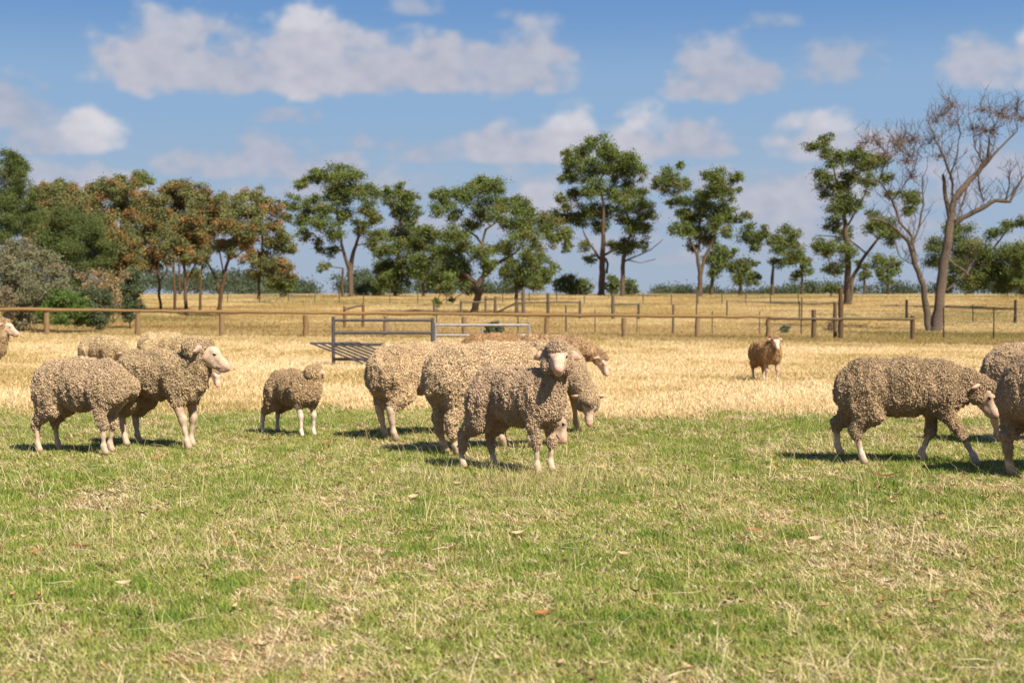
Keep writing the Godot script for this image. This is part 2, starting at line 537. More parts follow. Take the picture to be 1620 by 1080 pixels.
func surface_net(caps: Array, cell: float, k: float) -> Net:
	var lo := Vector3.ONE * 1e9
	var hi := -lo
	for c in caps:
		var r: float = maxf(c.ra, c.rb) + cell * 2.0 + 0.01
		var b: Vector3 = c.a + (c.ba / c.flat if c.bent else c.ba)
		lo = lo.min(c.a - Vector3.ONE * r).min(b - Vector3.ONE * r)
		hi = hi.max(c.a + Vector3.ONE * r).max(b + Vector3.ONE * r)
	const B := 6
	var bx := int(ceil((hi.x - lo.x) / (cell * B)))
	var by := int(ceil((hi.y - lo.y) / (cell * B)))
	var bz := int(ceil((hi.z - lo.z) / (cell * B)))
	var nx := bx * B + 1
	var ny := by * B + 1
	var nz := bz * B + 1
	var val := PackedFloat32Array()
	val.resize(nx * ny * nz)
	val.fill(1.0)
	var ids := PackedInt32Array()
	ids.resize(nx * ny * nz)
	ids.fill(-1)
	var sxy := nx * ny
	var reach := sqrt(3.0) * B * cell * 0.5
	var act := []
	for iz in bz:
		for iy in by:
			for ix in bx:
				var mid := lo + Vector3(ix + 0.5, iy + 0.5, iz + 0.5) * (B * cell)
				var best := 1e9
				var ds := PackedFloat32Array()
				for c in caps:
					var d: float = c.dist(mid)
					ds.append(d)
					best = minf(best, d)
				if best > reach + k or best < -reach - k - 0.03:
					continue
				var near := []
				for j in caps.size():
					if ds[j] < best + 2.0 * reach + k:
						near.append(caps[j])
				act.append([ix * B, iy * B, iz * B, near])
				for z in range(iz * B, iz * B + B + 1):
					for y in range(iy * B, iy * B + B + 1):
						var at := z * sxy + y * nx + ix * B
						var p := lo + Vector3(ix * B, y, z) * cell
						for x in B + 1:
							var f := 1e9
							for c in near:
								var d: float = c.dist(p)
								var kk: float = c.k
								if d - f > kk:
									continue
								if f - d > kk:
									f = d
								else:
									var t := maxf(kk - absf(f - d), 0.0) / kk
									f = minf(f, d) - t * t * kk * 0.25
							val[at + x] = f
							p.x += cell
	var net := Net.new()
	var off := [0, 1, nx, nx + 1, sxy, sxy + 1, sxy + nx, sxy + nx + 1]
	var edges := [[0, 1], [2, 3], [4, 5], [6, 7], [0, 2], [1, 3], [4, 6], [5, 7], [0, 4], [1, 5], [2, 6], [3, 7]]
	var cor := []
	for e in 8:
		cor.append(Vector3(e & 1, (e >> 1) & 1, e >> 2))
	var g := PackedFloat32Array()
	g.resize(8)
	for blk in act:
		for z in range(blk[2], blk[2] + B):
			for y in range(blk[1], blk[1] + B):
				for x in range(blk[0], blk[0] + B):
					var at: int = z * sxy + y * nx + x
					var mask := 0
					for e in 8:
						g[e] = val[at + off[e]]
						if g[e] < 0.0:
							mask |= 1 << e
					if mask == 0 or mask == 255:
						continue
					var sum := Vector3.ZERO
					var cnt := 0.0
					for e in edges:
						var u: float = g[e[0]]
						var w: float = g[e[1]]
						if (u < 0.0) != (w < 0.0):
							sum += cor[e[0]].lerp(cor[e[1]], u / (u - w))
							cnt += 1.0
					var p := lo + (Vector3(x, y, z) + sum / cnt) * cell
					ids[at] = net.v.size()
					net.v.append(p)
					var ws := 0.0
					var wool := 0.0
					var col := Color(0, 0, 0, 0)
					for c in blk[3]:
						var d: float = c.dist(p)
						if d > 0.07:
							continue
						var wt := exp(-maxf(d, -0.02) / 0.007)
						ws += wt
						wool += wt * c.wool
						col += c.col * wt
					net.w.append(wool / maxf(ws, 1e-9))
					net.c.append(col / maxf(ws, 1e-9))
	net.n.resize(net.v.size())
	# one quad round each crossed edge, outside seen clockwise
	var along := [1, nx, sxy]
	for blk in act:
		for z in range(blk[2], blk[2] + B):
			for y in range(blk[1], blk[1] + B):
				for x in range(blk[0], blk[0] + B):
					var at: int = z * sxy + y * nx + x
					if ids[at] < 0:
						continue
					var f0 := val[at] < 0.0
					for ax in 3:
						if f0 == (val[at + along[ax]] < 0.0):
							continue
						var s1: int = along[(ax + 1) % 3]
						var s2: int = along[(ax + 2) % 3]
						if at - s1 - s2 < 0:
							continue
						var i0 := ids[at]
						var i1 := ids[at - s1]
						var i2 := ids[at - s1 - s2]
						var i3 := ids[at - s2]
						if i1 < 0 or i2 < 0 or i3 < 0:
							continue
						if not f0:
							var t := i1
							i1 = i3
							i3 = t
						# f0 inside: the outside lies towards +axis; i0,i1,i2,i3 runs counter-clockwise seen from there
						net.q.append(i0); net.q.append(i3); net.q.append(i2); net.q.append(i1)
						var nn := (net.v[i2] - net.v[i0]).cross(net.v[i3] - net.v[i1])
						net.n[i0] += nn; net.n[i1] += nn; net.n[i2] += nn; net.n[i3] += nn
	for j in net.n.size():
		net.n[j] = net.n[j].normalized()
	return net

func woolly(s: Net, keep: float) -> Net:
	# the woolly quads of a net
	var o := Net.new()
	var map := PackedInt32Array()
	map.resize(s.v.size())
	map.fill(-1)
	for j in range(0, s.q.size(), 4):
		if maxf(maxf(s.w[s.q[j]], s.w[s.q[j + 1]]), maxf(s.w[s.q[j + 2]], s.w[s.q[j + 3]])) < keep:
			continue
		for t in 4:
			var u: int = s.q[j + t]
			if map[u] < 0:
				map[u] = o.v.size()
				o.v.append(s.v[u]); o.n.append(s.n[u]); o.w.append(s.w[u]); o.c.append(s.c[u])
			o.q.append(map[u])
	return o

func join(into: MB, s: Net, xf: Transform3D) -> void:
	var first := into.v.size()
	var acc := PackedVector3Array()
	acc.resize(s.v.size())
	for j in range(0, s.q.size(), 4):
		var a := s.q[j]
		var b := s.q[j + 1]
		var c := s.q[j + 2]
		var d := s.q[j + 3]
		var nn := (s.v[d] - s.v[b]).cross(s.v[c] - s.v[a])
		if nn.dot(s.n[a]) < 0.0 and nn.dot(s.n[c]) < 0.0:
			nn = -nn
		acc[a] += nn; acc[b] += nn; acc[c] += nn; acc[d] += nn
		into.i.append(first + a); into.i.append(first + b); into.i.append(first + c)
		into.i.append(first + a); into.i.append(first + c); into.i.append(first + d)
	for j in s.v.size():
		into.v.append(xf * s.v[j])
		into.n.append((xf.basis * acc[j]).normalized())
		into.c.append(s.c[j])

var lump := FastNoiseLite.new()
var curl := FastNoiseLite.new()

func grow_wool(s: Net, amp: float, thick: float, seed_: float, freq: float, body: bool) -> void:
	# locks of wool: rounded tips with creases between, in wavy rows
	var o := Vector3(seed_ * 3.1, seed_ * 1.7, -seed_ * 2.3)
	for j in s.v.size():
		var p := s.v[j]
		var wob := Vector3(curl.get_noise_3d(p.x * 14.0 + seed_, p.y * 14.0, p.z * 14.0), curl.get_noise_3d(p.y * 14.0, p.z * 14.0 + seed_, p.x * 14.0), 0.0) * 0.016
		var q := (p + wob) * freq + o
		var l := -lump.get_noise_3d(q.x, q.y * 0.8, q.z)
		var q2 := (p + wob * 1.5) * freq * 0.45 - o
		var l2 := -lump.get_noise_3d(q2.x, q2.y * 0.6, q2.z)
		var f := 0.0
		if body:
			f = -absf(curl.get_noise_3d(p.x * 8.0 + seed_ * 5.0, p.y * 3.0, p.z * 6.0)) * 0.02 + 0.006 + curl.get_noise_3d(p.x * 3.0, p.y * 3.0 + seed_, p.z * 3.0) * 0.012
		var fade := smoothstep(0.42, 0.66, s.w[j])
		s.v[j] = p + s.n[j] * lerpf(-0.014, (thick + f + amp * (l - 0.55) + amp * 0.9 * (l2 - 0.55)) * smoothstep(0.0, 1.0, s.w[j]), fade)
		var t := 1.0 + 0.16 * curl.get_noise_3d(p.x * 5.0 + 20.0, p.y * 5.0 + seed_, p.z * 5.0) + 0.12 * lump.get_noise_3d(p.x * 25.0 + 50.0, p.y * 25.0, p.z * 25.0)
		s.c[j] = Color(s.c[j].r * t, s.c[j].g * t, s.c[j].b * t)

# pose: x, d, yaw (0 faces right, minus towards the camera), s size, wool colour,
# hb head base, hy/hp head yaw and pitch, feet shifts [front near, front far, hind near, hind far], lw wool on the shanks, fw wool on the face
func shape_sheep(P: Dictionary, index: int) -> void:
	var s: float = P.s
	var ln: float = P.get("len", 1.0)
	var wc: Color = P.wc
	var cell: float = P.get("cell", 0.014) / s
	var lw: float = P.get("lw", 0.3)
	var fw: float = P.get("fw", 0.4)
	var skin: Color = P.get("skin", Color(0.54, 0.405, 0.295))
	var leg: Color = P.get("leg", Color(0.50, 0.375, 0.27))
	var arm := Color(leg.r * 0.8, leg.g * 0.74, leg.b * 0.68)
	var hoof := Color(0.27, 0.19, 0.125)
	var own := RandomNumberGenerator.new()
	own.seed = 900 + index
	var shade := own.randf_range(0.9, 1.1)
	wc = Color(wc.r * shade, wc.g * shade * own.randf_range(0.97, 1.03), wc.b * shade * own.randf_range(0.9, 1.1))
	var caps := []
	var fl := Vector3(1, 1, P.get("slim", 1.12))
	# trunk
	var ty: float = 0.02 + P.get("leggy", 0.0)
	var tr: float = P.get("girth", 1.06)
	cap(caps, Vector3(-0.33, 0.575 + ty, 0), Vector3(-0.03, 0.562 + ty, 0), 0.168 * tr, 0.188 * tr, 1, wc, fl, 0.06)
	cap(caps, Vector3(-0.03, 0.562 + ty, 0), Vector3(0.25, 0.57 + ty, 0), 0.188 * tr, 0.17 * tr, 1, wc, fl, 0.06)
	cap(caps, Vector3(-0.385, 0.545 + ty, 0), Vector3(-0.32, 0.57 + ty, 0), 0.135 * tr, 0.165 * tr, 1, wc, fl, 0.06)
	cap(caps, Vector3(0.25, 0.565 + ty, 0), Vector3(0.34, 0.525 + ty, 0), 0.17 * tr, 0.12 * tr, 1, wc, Vector3.ONE, 0.06)
	cap(caps, Vector3(-0.485, 0.6 + ty, 0), Vector3(-0.515, 0.47, 0), 0.036, 0.026, 1, wc, Vector3.ONE, 0.03)
	# neck
	var hb: Vector3 = P.hb + Vector3(0, 0.02, 0)
	var nr := Vector3(0.29, 0.59 + ty, 0)
	var nm := nr.lerp(hb, 0.5) + Vector3(0.02, -0.03 if hb.y > 0.6 else 0.015, 0)
	var nk: float = P.get("nk", 1.0)
	cap(caps, nr, nm, 0.138 * nk, 0.1 * nk, 1, wc, Vector3.ONE, 0.07)
	cap(caps, nm, hb, 0.1 * nk, 0.07 * nk, 1, wc, Vector3.ONE, 0.04)
	if hb.y > 0.6:
		cap(caps, Vector3(0.33, 0.51, 0), nm + Vector3(0.03, -0.04, 0), 0.105 * nk, 0.08 * nk, 1, wc, Vector3.ONE, 0.07)
	# legs
	var ft: Array = P.get("feet", [0.0, 0.0, 0.0, 0.0])
	var lift: Array = P.get("lift", [0.0, 0.0, 0.0, 0.0])
	for k in 4:
		var z := 0.105 if k % 2 == 0 else -0.105
		var fx: float = ft[k]
		var up: float = lift[k]
		var w := 0.85 if lw > 0.35 else 0.0
		var fat := 0.001 * clampf(lw, 0.0, 1.0)
		if k < 2:
			var kn := Vector3(0.285 + fx * 0.5, 0.245, z)
			var fe := Vector3(0.275 + fx * 0.97, 0.075 + up, z)
			cap(caps, Vector3(0.265, 0.5, z * 0.7), Vector3(0.255 + fx * 0.2, 0.385, z), 0.1, 0.052, 1, wc, Vector3.ONE, 0.085)
			cap(caps, Vector3(0.255 + fx * 0.2, 0.375, z), kn, 0.046 + fat, 0.033 + fat, w, arm if w < 0.5 else wc)
			cap(caps, kn + Vector3(0.004, 0.012, 0), kn + Vector3(0.004, -0.014, 0), 0.034, 0.03, w, leg if w < 0.5 else wc)
			cap(caps, kn, kn.lerp(fe, 0.55), 0.029 + fat, 0.021 + fat, 0.7 if lw > 0.7 else 0.0, leg if lw <= 0.7 else wc)
			cap(caps, kn.lerp(fe, 0.4), fe, 0.0205, 0.0205, 0, leg)
			cap(caps, fe + Vector3(-0.006, 0.006, 0), fe, 0.024, 0.024, 0, leg)
			cap(caps, fe, fe + Vector3(0.022, -0.042, 0), 0.026, 0.026, 0, leg)
			cap(caps, fe + Vector3(0.018, -0.048, 0.011), fe + Vector3(0.042, -0.056, 0.012), 0.02, 0.014, 0, hoof)
			cap(caps, fe + Vector3(0.018, -0.048, -0.011), fe + Vector3(0.042, -0.056, -0.012), 0.02, 0.014, 0, hoof)
		else:
			var st := Vector3(-0.285 + fx * 0.25, 0.385, z * 0.95)
			var ho := Vector3(-0.425 + fx * 0.75, 0.262 + up * 0.5, z)
			var fe := Vector3(-0.385 + fx, 0.078 + up, z)
			cap(caps, Vector3(-0.34, 0.53, z * 0.6), st, 0.135, 0.078, 1, wc, Vector3.ONE, 0.085)
			cap(caps, st, ho, 0.07 + fat, 0.036 + fat, 1, wc, Vector3.ONE, 0.04)
			cap(caps, Vector3(-0.395, 0.48, z * 0.75), Vector3(-0.375 + fx * 0.45, 0.345, z), 0.1, 0.05 + fat, 1, wc, Vector3.ONE, 0.06)
			cap(caps, ho, ho.lerp(fe, 0.5), 0.037 + fat, 0.026 + fat, 0.75 if lw > 0.55 else 0.0, leg if lw <= 0.55 else wc)
			cap(caps, ho.lerp(fe, 0.35), fe, 0.0235, 0.0215, 0.6 if lw > 0.9 else 0.0, leg if lw <= 0.9 else wc)
			cap(caps, fe, fe + Vector3(0.022, -0.045, 0), 0.027, 0.026, 0, leg)
			cap(caps, fe + Vector3(0.018, -0.051, 0.011), fe + Vector3(0.042, -0.059, 0.012), 0.02, 0.014, 0, hoof)
			cap(caps, fe + Vector3(0.018, -0.051, -0.011), fe + Vector3(0.042, -0.059, -0.012), 0.02, 0.014, 0, hoof)
	var body := MB.new()
	var fleece := MB.new()
	var big := Transform3D(Basis.from_scale(Vector3(s * ln, s, s)), Vector3.ZERO)
	var fineness: float = P.get("lk", 0.9)
	var locks := PackedFloat32Array()
	var r := RandomNumberGenerator.new()
	r.seed = 500 + index
	var seed_ := index * 7.3 + 1.0
	var net := surface_net(caps, cell, 0.09)
	var wool := woolly(net, 0.42)
	grow_wool(wool, 0.018, 0.006, seed_, P.get("freq", 36.0), true)
	for j in net.v.size():
		net.v[j] -= net.n[j] * 0.013 * smoothstep(0.3, 0.7, net.w[j])
	for j in net.v.size():
		var p := net.v[j]
		var t := 1.0 + 0.22 * curl.get_noise_3d(p.x * 30.0, p.y * 22.0 + seed_, p.z * 30.0)
		net.c[j] = Color(net.c[j].r * t, net.c[j].g * t, net.c[j].b * t)
	join(body, net, big)
	join(fleece, wool, big)
	add_locks(locks, wool, big, s, P.get("locks", 3.1), r, fineness)
	# head, in its own frame: x towards the nose, y up, z to its right
	var hs: Array = []
	var pink := Color(0.66, 0.33, 0.26)
	cap(hs, Vector3(0.0, 0, 0), Vector3(0.085, -0.008, 0), 0.066, 0.06, 0, skin)
	cap(hs, Vector3(0.085, -0.002, 0), Vector3(0.195, -0.045, 0), 0.047, 0.032, 0, skin)
	cap(hs, Vector3(0.195, -0.046, 0), Vector3(0.222, -0.06, 0), 0.033, 0.029, 0, skin.lerp(pink, 0.12))
	cap(hs, Vector3(0.228, -0.05, 0.012), Vector3(0.238, -0.06, 0.006), 0.0155, 0.012, 0, pink)
	cap(hs, Vector3(0.228, -0.05, -0.012), Vector3(0.238, -0.06, -0.006), 0.0155, 0.012, 0, pink)
	cap(hs, Vector3(0.04, -0.06, 0), Vector3(0.19, -0.083, 0), 0.05, 0.024, 0, skin)
	cap(hs, Vector3(0.19, -0.084, 0), Vector3(0.214, -0.086, 0), 0.024, 0.018, 0, skin.lerp(pink, 0.2))
	for z in [-1.0, 1.0]:
		cap(hs, Vector3(0.05, -0.04, 0.028 * z), Vector3(0.1, -0.05, 0.018 * z), 0.04, 0.031, 0, skin)
		cap(hs, Vector3(0.075, 0.026, 0.044 * z), Vector3(0.105, 0.018, 0.044 * z), 0.017, 0.014, 0, skin)
		var er: float = P.get("ear", 0.0)
		var e0 := Vector3(0.0, 0.006, 0.064 * z)
		var e1 := e0 + Vector3(-0.01, -0.008 - er * 0.3, 0.042 * z)
		var e2 := e1 + Vector3(-0.012, -0.018 - er, 0.042 * z)
		cap(hs, e0, e1, 0.017, 0.027, 0, skin.lerp(pink, 0.25), Vector3(1.9, 1, 1))
		cap(hs, e1, e2, 0.027, 0.01, 0, skin.lerp(pink, 0.25), Vector3(1.9, 1, 1))
	# wool of the head
	cap(hs, Vector3(-0.075, -0.02, 0), Vector3(0.0, 0.0, 0), 0.085, 0.073, 1, wc)
	cap(hs, Vector3(-0.02, 0.03, 0), Vector3(0.03 + 0.035 * fw, 0.05, 0), 0.055, 0.03 + 0.032 * fw, 1, wc)
	for z in [-1.0, 1.0]:
		cap(hs, Vector3(-0.03, -0.05, 0.04 * z), Vector3(0.0 + 0.06 * fw, -0.065, 0.045 * z), 0.055, 0.025 + 0.028 * fw, 1, wc)
		if fw > 0.6:
			cap(hs, Vector3(0.0, 0.03, 0.05 * z), Vector3(0.055, -0.045, 0.062 * z), 0.038, 0.036, 1, wc)
	var hn := surface_net(hs, P.get("hcell", 0.009) / s, 0.02)
	var hw := woolly(hn, 0.42)
	var fwd := Vector3(cos(deg_to_rad(P.hy)) * cos(deg_to_rad(P.hp)), sin(deg_to_rad(P.hp)), -sin(deg_to_rad(P.hy)) * cos(deg_to_rad(P.hp)))
	var sidev := fwd.cross(Vector3.UP).normalized()
	var frame := Basis(fwd, sidev.cross(fwd), sidev)
	var hz: float = P.get("hs", 1.0)
	var hx := Transform3D(frame * Basis.from_scale(Vector3.ONE * s * hz), Vector3(hb.x * ln, hb.y, hb.z) * s)
	grow_wool(hw, 0.012, 0.003, seed_ + 3.0, 42.0, false)
	for j in hn.v.size():
		hn.v[j] -= hn.n[j] * 0.01 * smoothstep(0.3, 0.7, hn.w[j])
	for j in hn.v.size():
		var p := hn.v[j]
		var t := 1.0 + 0.22 * curl.get_noise_3d(p.x * 45.0, p.y * 45.0 + seed_, p.z * 45.0)
		var blush := clampf(0.5 + 1.2 * curl.get_noise_3d(p.x * 16.0 + 9.0, p.y * 16.0 + seed_, p.z * 16.0), 0.0, 1.0) * 0.28
		var mixed := hn.c[j].lerp(Color(0.40, 0.235, 0.15), blush)
		hn.c[j] = Color(mixed.r * t, mixed.g * t, mixed.b * t)
	join(body, hn, hx)
	join(fleece, hw, hx)
	add_locks(locks, hw, hx, s, P.get("locks", 3.1) * 0.4, r, fineness)
	P.made = [body, fleece, locks, frame, hx]

func add_locks(buf: PackedFloat32Array, w: Net, xf: Transform3D, s: float, share: float, r: RandomNumberGenerator, size: float) -> void:
	# where the tips of the wool stand out of the fleece
	for j in w.v.size():
		if w.w[j] < 0.5:
			continue
		var count := int(share + r.randf())
		var n := (xf.basis * w.n[j]).normalized()
		for e in count:
			var y := (n + Vector3(r.randfn(), r.randfn() - 0.5, r.randfn()) * 0.38).normalized()
			var x := y.cross(Vector3(r.randfn(), r.randfn(), r.randfn())).normalized()
			var z := x.cross(y)
			var k := r.randf_range(0.7, 1.3) * (0.6 + 0.4 * w.w[j]) * size
			var h := k * r.randf_range(0.7, 1.4)
			var jit := Vector3(r.randfn(), r.randfn(), r.randfn()) * 0.006
			var p := xf * w.v[j] - n * 0.001 + jit - n * n.dot(jit)
			var t := r.randf_range(0.9, 1.12)
			var c := w.c[j] * t
			buf.append(x.x * k); buf.append(y.x * h); buf.append(z.x * k); buf.append(p.x)
			buf.append(x.y * k); buf.append(y.y * h); buf.append(z.y * k); buf.append(p.y)
			buf.append(x.z * k); buf.append(y.z * h); buf.append(z.z * k); buf.append(p.z)
			buf.append(c.r); buf.append(c.g * r.randf_range(0.96, 1.02)); buf.append(c.b); buf.append(1.0)

func place_sheep(P: Dictionary, group: String) -> void:
	var root := thing("sheep", P.l, "sheep", on_ground(P.x, P.d), deg_to_rad(P.yaw), group)
	var body: MB = P.made[0]
	var fleece: MB = P.made[1]
	var frame: Basis = P.made[3]
	var hx: Transform3D = P.made[4]
	var s: float = P.s * P.get("hs", 1.0)
	tris += (body.i.size() + fleece.i.size()) / 3
	part("body", body.mesh(), M.skin, root)
	var wool := part("fleece", fleece.mesh(), M.wool, root)
	var mm := MultiMesh.new()
	mm.transform_format = MultiMesh.TRANSFORM_3D
	mm.use_colors = true
	mm.mesh = lock
	mm.instance_count = P.made[2].size() / 16
	copies += mm.instance_count
	mm.buffer = P.made[2]
	var o := MultiMeshInstance3D.new()
	o.name = "wool_locks"
	o.multimesh = mm
	o.material_override = M.lock
	o.set_meta("kind", "stuff")
	wool.add_child(o)
	for z in [-1.0, 1.0]:
		var ball := SphereMesh.new()
		ball.radius = 0.018 * s
		ball.height = 0.027 * s
		ball.radial_segments = 16
		ball.rings = 8
		var e := part("eye", ball, M.eye, root)
		e.transform = Transform3D(frame, hx * Vector3(0.107, 0.006, 0.0445 * z))
		var pit := SphereMesh.new()
		pit.radius = 0.0065 * s
		pit.height = 0.009 * s
		pit.radial_segments = 10
		pit.rings = 6
		var q := part("nostril", pit, M.nostril, root)
		q.transform = Transform3D(frame * Basis(Vector3.RIGHT, 0.5 * z), hx * Vector3(0.243, -0.05, 0.0155 * z))
	var b := MB.new()
	var pts := []
	for k in 9:
		var a := (k / 8.0 - 0.5) * PI * 1.15
		pts.append(hx * Vector3(0.168 + 0.066 * cos(a), -0.0765, 0.034 * sin(a)))
	b.tube(pts, [0.002, 0.003, 0.003, 0.003, 0.003, 0.003, 0.003, 0.003, 0.002], 5, Color.WHITE)
	part("mouth", b.mesh(), M.nostril, root)

var lock: ArrayMesh

func make_flock() -> void:
	lump.seed = 3
	lump.noise_type = FastNoiseLite.TYPE_CELLULAR
	lump.cellular_distance_function = FastNoiseLite.DISTANCE_EUCLIDEAN
	lump.cellular_return_type = FastNoiseLite.RETURN_DISTANCE
	lump.fractal_type = FastNoiseLite.FRACTAL_NONE
	lump.frequency = 1.0
	curl.seed = 9
	curl.noise_type = FastNoiseLite.TYPE_SIMPLEX_SMOOTH
	curl.fractal_type = FastNoiseLite.FRACTAL_NONE
	curl.frequency = 1.0
	var tan_ := Color(0.425, 0.315, 0.195)
	var cream := Color(0.51, 0.385, 0.235)
	var brown := Color(0.40, 0.26, 0.125)
	var up := Vector3(0.47, 0.86, 0)
	var graze := Vector3(0.66, 0.24, 0)
	var G := "flock of sheep on the turf and dry field"
	var b := MB.new()
	b.tube([Vector3(0, -0.004, 0), Vector3(0, 0.003, 0), Vector3(0.0025, 0.0065, 0.0005), Vector3(0.0065, 0.008, 0.001)], [0.0034, 0.0038, 0.0032, 0.0016], 5, Color.WHITE)
	lock = b.mesh()
	var herd := [
		{"l": "woolly sheep with its face turned straight to the camera, nearest of the middle group", "x": 0.05, "d": 10.35, "yaw": -36.0, "s": 0.96, "len": 0.8, "slim": 1.22, "wc": tan_, "hb": Vector3(0.44, 0.87, 0.0), "hy": -53.0, "hp": -4.0, "hs": 1.15, "lw": 0.95, "fw": 1.0, "feet": [0.03, 0.0, -0.2, -0.02], "cell": 0.0135, "hcell": 0.006, "leg": Color(0.54, 0.42, 0.31)},
		{"l": "tan sheep walking right with lowered head, right of the open middle", "x": 3.01, "d": 10.85, "yaw": -6.0, "s": 1.015, "len": 0.95, "wc": tan_, "hb": Vector3(0.56, 0.565, 0.04), "hy": -22.0, "hp": -46.0, "lw": 0.8, "fw": 0.7, "feet": [0.24, -0.13, 0.03, -0.13], "lift": [0.0, 0.0, 0.0, 0.05], "cell": 0.0135, "leg": Color(0.56, 0.44, 0.34)},
		{"l": "standing sheep facing right with raised bare pale face, on the left", "x": -2.98, "d": 12.1, "yaw": -28.0, "s": 1.01, "len": 0.9, "leggy": 0.03, "girth": 0.98, "wc": tan_, "hb": Vector3(0.49, 0.815, 0.0), "nk": 0.9, "hs": 1.08, "hy": 22.0, "hp": -22.0, "lw": 0.1, "fw": 0.1, "feet": [0.12, -0.04, 0.02, -0.04], "cell": 0.0145, "hcell": 0.0065},
		{"l": "tan sheep on the left with its head hidden behind its shoulder", "x": -3.5, "d": 11.6, "yaw": -16.0, "s": 0.97, "wc": tan_, "hb": Vector3(0.2, 0.5, -0.36), "hy": 155.0, "hp": -35.0, "len": 0.82, "lw": 0.6, "fw": 0.5, "feet": [0.03, -0.06, -0.08, -0.02], "cell": 0.0145},
		{"l": "small lamb looking back over its shoulder with splayed hind legs", "x": -2.02, "d": 13.2, "yaw": -46.0, "s": 0.76, "len": 0.85, "wc": cream.lerp(tan_, 0.6), "hb": Vector3(0.34, 0.76, -0.08), "hy": 120.0, "hp": -15.0, "lw": 0.3, "fw": 1.0, "feet": [0.05, 0.0, -0.26, -0.24], "cell": 0.0135, "leg": Color(0.6, 0.5, 0.4)},
		{"l": "cream sheep grazing with its rump to the camera, left of the middle group", "x": -0.84, "d": 13.05, "yaw": 48.0, "s": 1.09, "wc": cream, "hb": graze + Vector3(0.05, 0.02, 0), "hy": -15.0, "hp": -62.0, "lw": 0.5, "fw": 0.7, "feet": [-0.03, 0.1, -0.03, 0.06], "cell": 0.0145},
		{"l": "largest cream sheep with woolly hind legs, directly left of the sheep facing us", "x": -0.2, "d": 11.75, "yaw": 40.0, "s": 1.13, "wc": cream, "hb": graze, "hy": -40.0, "hp": -60.0, "lw": 0.95, "fw": 0.7, "feet": [0.05, -0.05, 0.0, 0.05], "cell": 0.0145},
		{"l": "sheep grazing head-on with both ears spread, right of the sheep facing us", "x": 0.32, "d": 14.0, "yaw": -52.0, "s": 1.06, "wc": cream.lerp(tan_, 0.45), "hb": Vector3(0.62, 0.3, 0), "hy": -32.0, "hp": -62.0, "lw": 0.3, "fw": 0.8, "feet": [0.0, 0.05, 0.0, 0.0], "cell": 0.015, "leg": Color(0.55, 0.36, 0.16), "ear": -0.012},
		{"l": "brown-backed sheep at the back of the middle group in front of the light panel", "x": -0.24, "d": 22.2, "yaw": 8.0, "s": 1.04, "wc": brown, "hb": graze, "hy": 0.0, "hp": -60.0, "lw": 0.3, "fw": 0.5, "cell": 0.021, "freq": 28.0, "locks": 1.7, "lk": 1.25},
		{"l": "brown sheep with drooping head, behind the head of the sheep facing us", "x": 0.60, "d": 20.4, "yaw": -12.0, "s": 1.04, "wc": brown.lerp(tan_, 0.25), "hb": Vector3(0.66, 0.46, 0), "hy": -25.0, "hp": -52.0, "lw": 0.2, "fw": 0.3, "cell": 0.021, "freq": 28.0, "locks": 1.7, "lk": 1.25},
		{"l": "lone brown sheep standing far out on the dry field, looking at the camera", "x": 4.28, "d": 23.9, "yaw": -78.0, "s": 0.88, "wc": brown.lerp(tan_, 0.1), "hb": Vector3(0.43, 0.8, 0), "hy": -4.0, "hp": -28.0, "lw": 0.1, "fw": 0.2, "cell": 0.021, "skin": Color(0.62, 0.48, 0.37), "freq": 28.0, "locks": 1.7, "lk": 1.25},
		{"l": "nearest sheep at the right edge of the view, seen from its rump", "x": 3.99, "d": 10.2, "yaw": 30.0, "s": 1.1, "wc": tan_, "hb": Vector3(0.62, 0.5, 0), "hy": 0.0, "hp": -40.0, "lw": 0.95, "fw": 0.6, "feet": [0.0, 0.05, 0.02, -0.03], "cell": 0.0135},
		{"l": "sheep at the right edge of the view, behind the nearer one there", "x": 4.68, "d": 12.45, "yaw": 16.0, "s": 1.1, "wc": cream.lerp(tan_, 0.6), "hb": graze, "hy": 0.0, "hp": -60.0, "lw": 0.3, "fw": 0.5, "feet": [0.0, 0.05, -0.05, 0.02], "cell": 0.0135},
		{"l": "pale sheep with lowered head, alone in the gap between the two left-hand sheep", "x": -6.5, "d": 22.6, "yaw": -30.0, "s": 0.98, "len": 0.85, "wc": cream, "hb": Vector3(0.58, 0.5, 0), "hy": -14.0, "hp": -50.0, "lw": 0.2, "fw": 0.5, "cell": 0.021, "freq": 28.0, "locks": 1.7, "lk": 1.25},
		{"l": "pale sheep whose back shows directly over the rump of the bare-faced sheep", "x": -5.78, "d": 23.6, "yaw": 22.0, "s": 1.04, "len": 0.75, "wc": cream, "hb": graze, "hy": 0.0, "hp": -60.0, "lw": 0.2, "fw": 0.5, "cell": 0.022, "freq": 28.0, "locks": 1.7, "lk": 1.25},
		{"l": "pale sheep grazing behind the neck of the bare-faced sheep on the left", "x": -4.82, "d": 21.0, "yaw": -34.0, "s": 1.0, "wc": cream, "hb": Vector3(0.60, 0.30, 0), "hy": -10.0, "hp": -60.0, "lw": 0.2, "fw": 0.4, "cell": 0.021, "skin": Color(0.64, 0.5, 0.4), "freq": 28.0, "locks": 1.7, "lk": 1.25},
		{"l": "sheep at the left edge of the view, only its head and neck showing", "x": -8.35, "d": 22.0, "yaw": -10.0, "s": 1.12, "wc": brown.lerp(cream, 0.5), "hb": Vector3(0.46, 0.84, 0), "hy": 8.0, "hp": -20.0, "lw": 0.2, "fw": 0.2, "cell": 0.021, "freq": 28.0, "locks": 1.7, "lk": 1.25},
	]
	var job := WorkerThreadPool.add_group_task(func(k: int) -> void: shape_sheep(herd[k], k), herd.size(), -1, true)
	WorkerThreadPool.wait_for_group_task_completion(job)
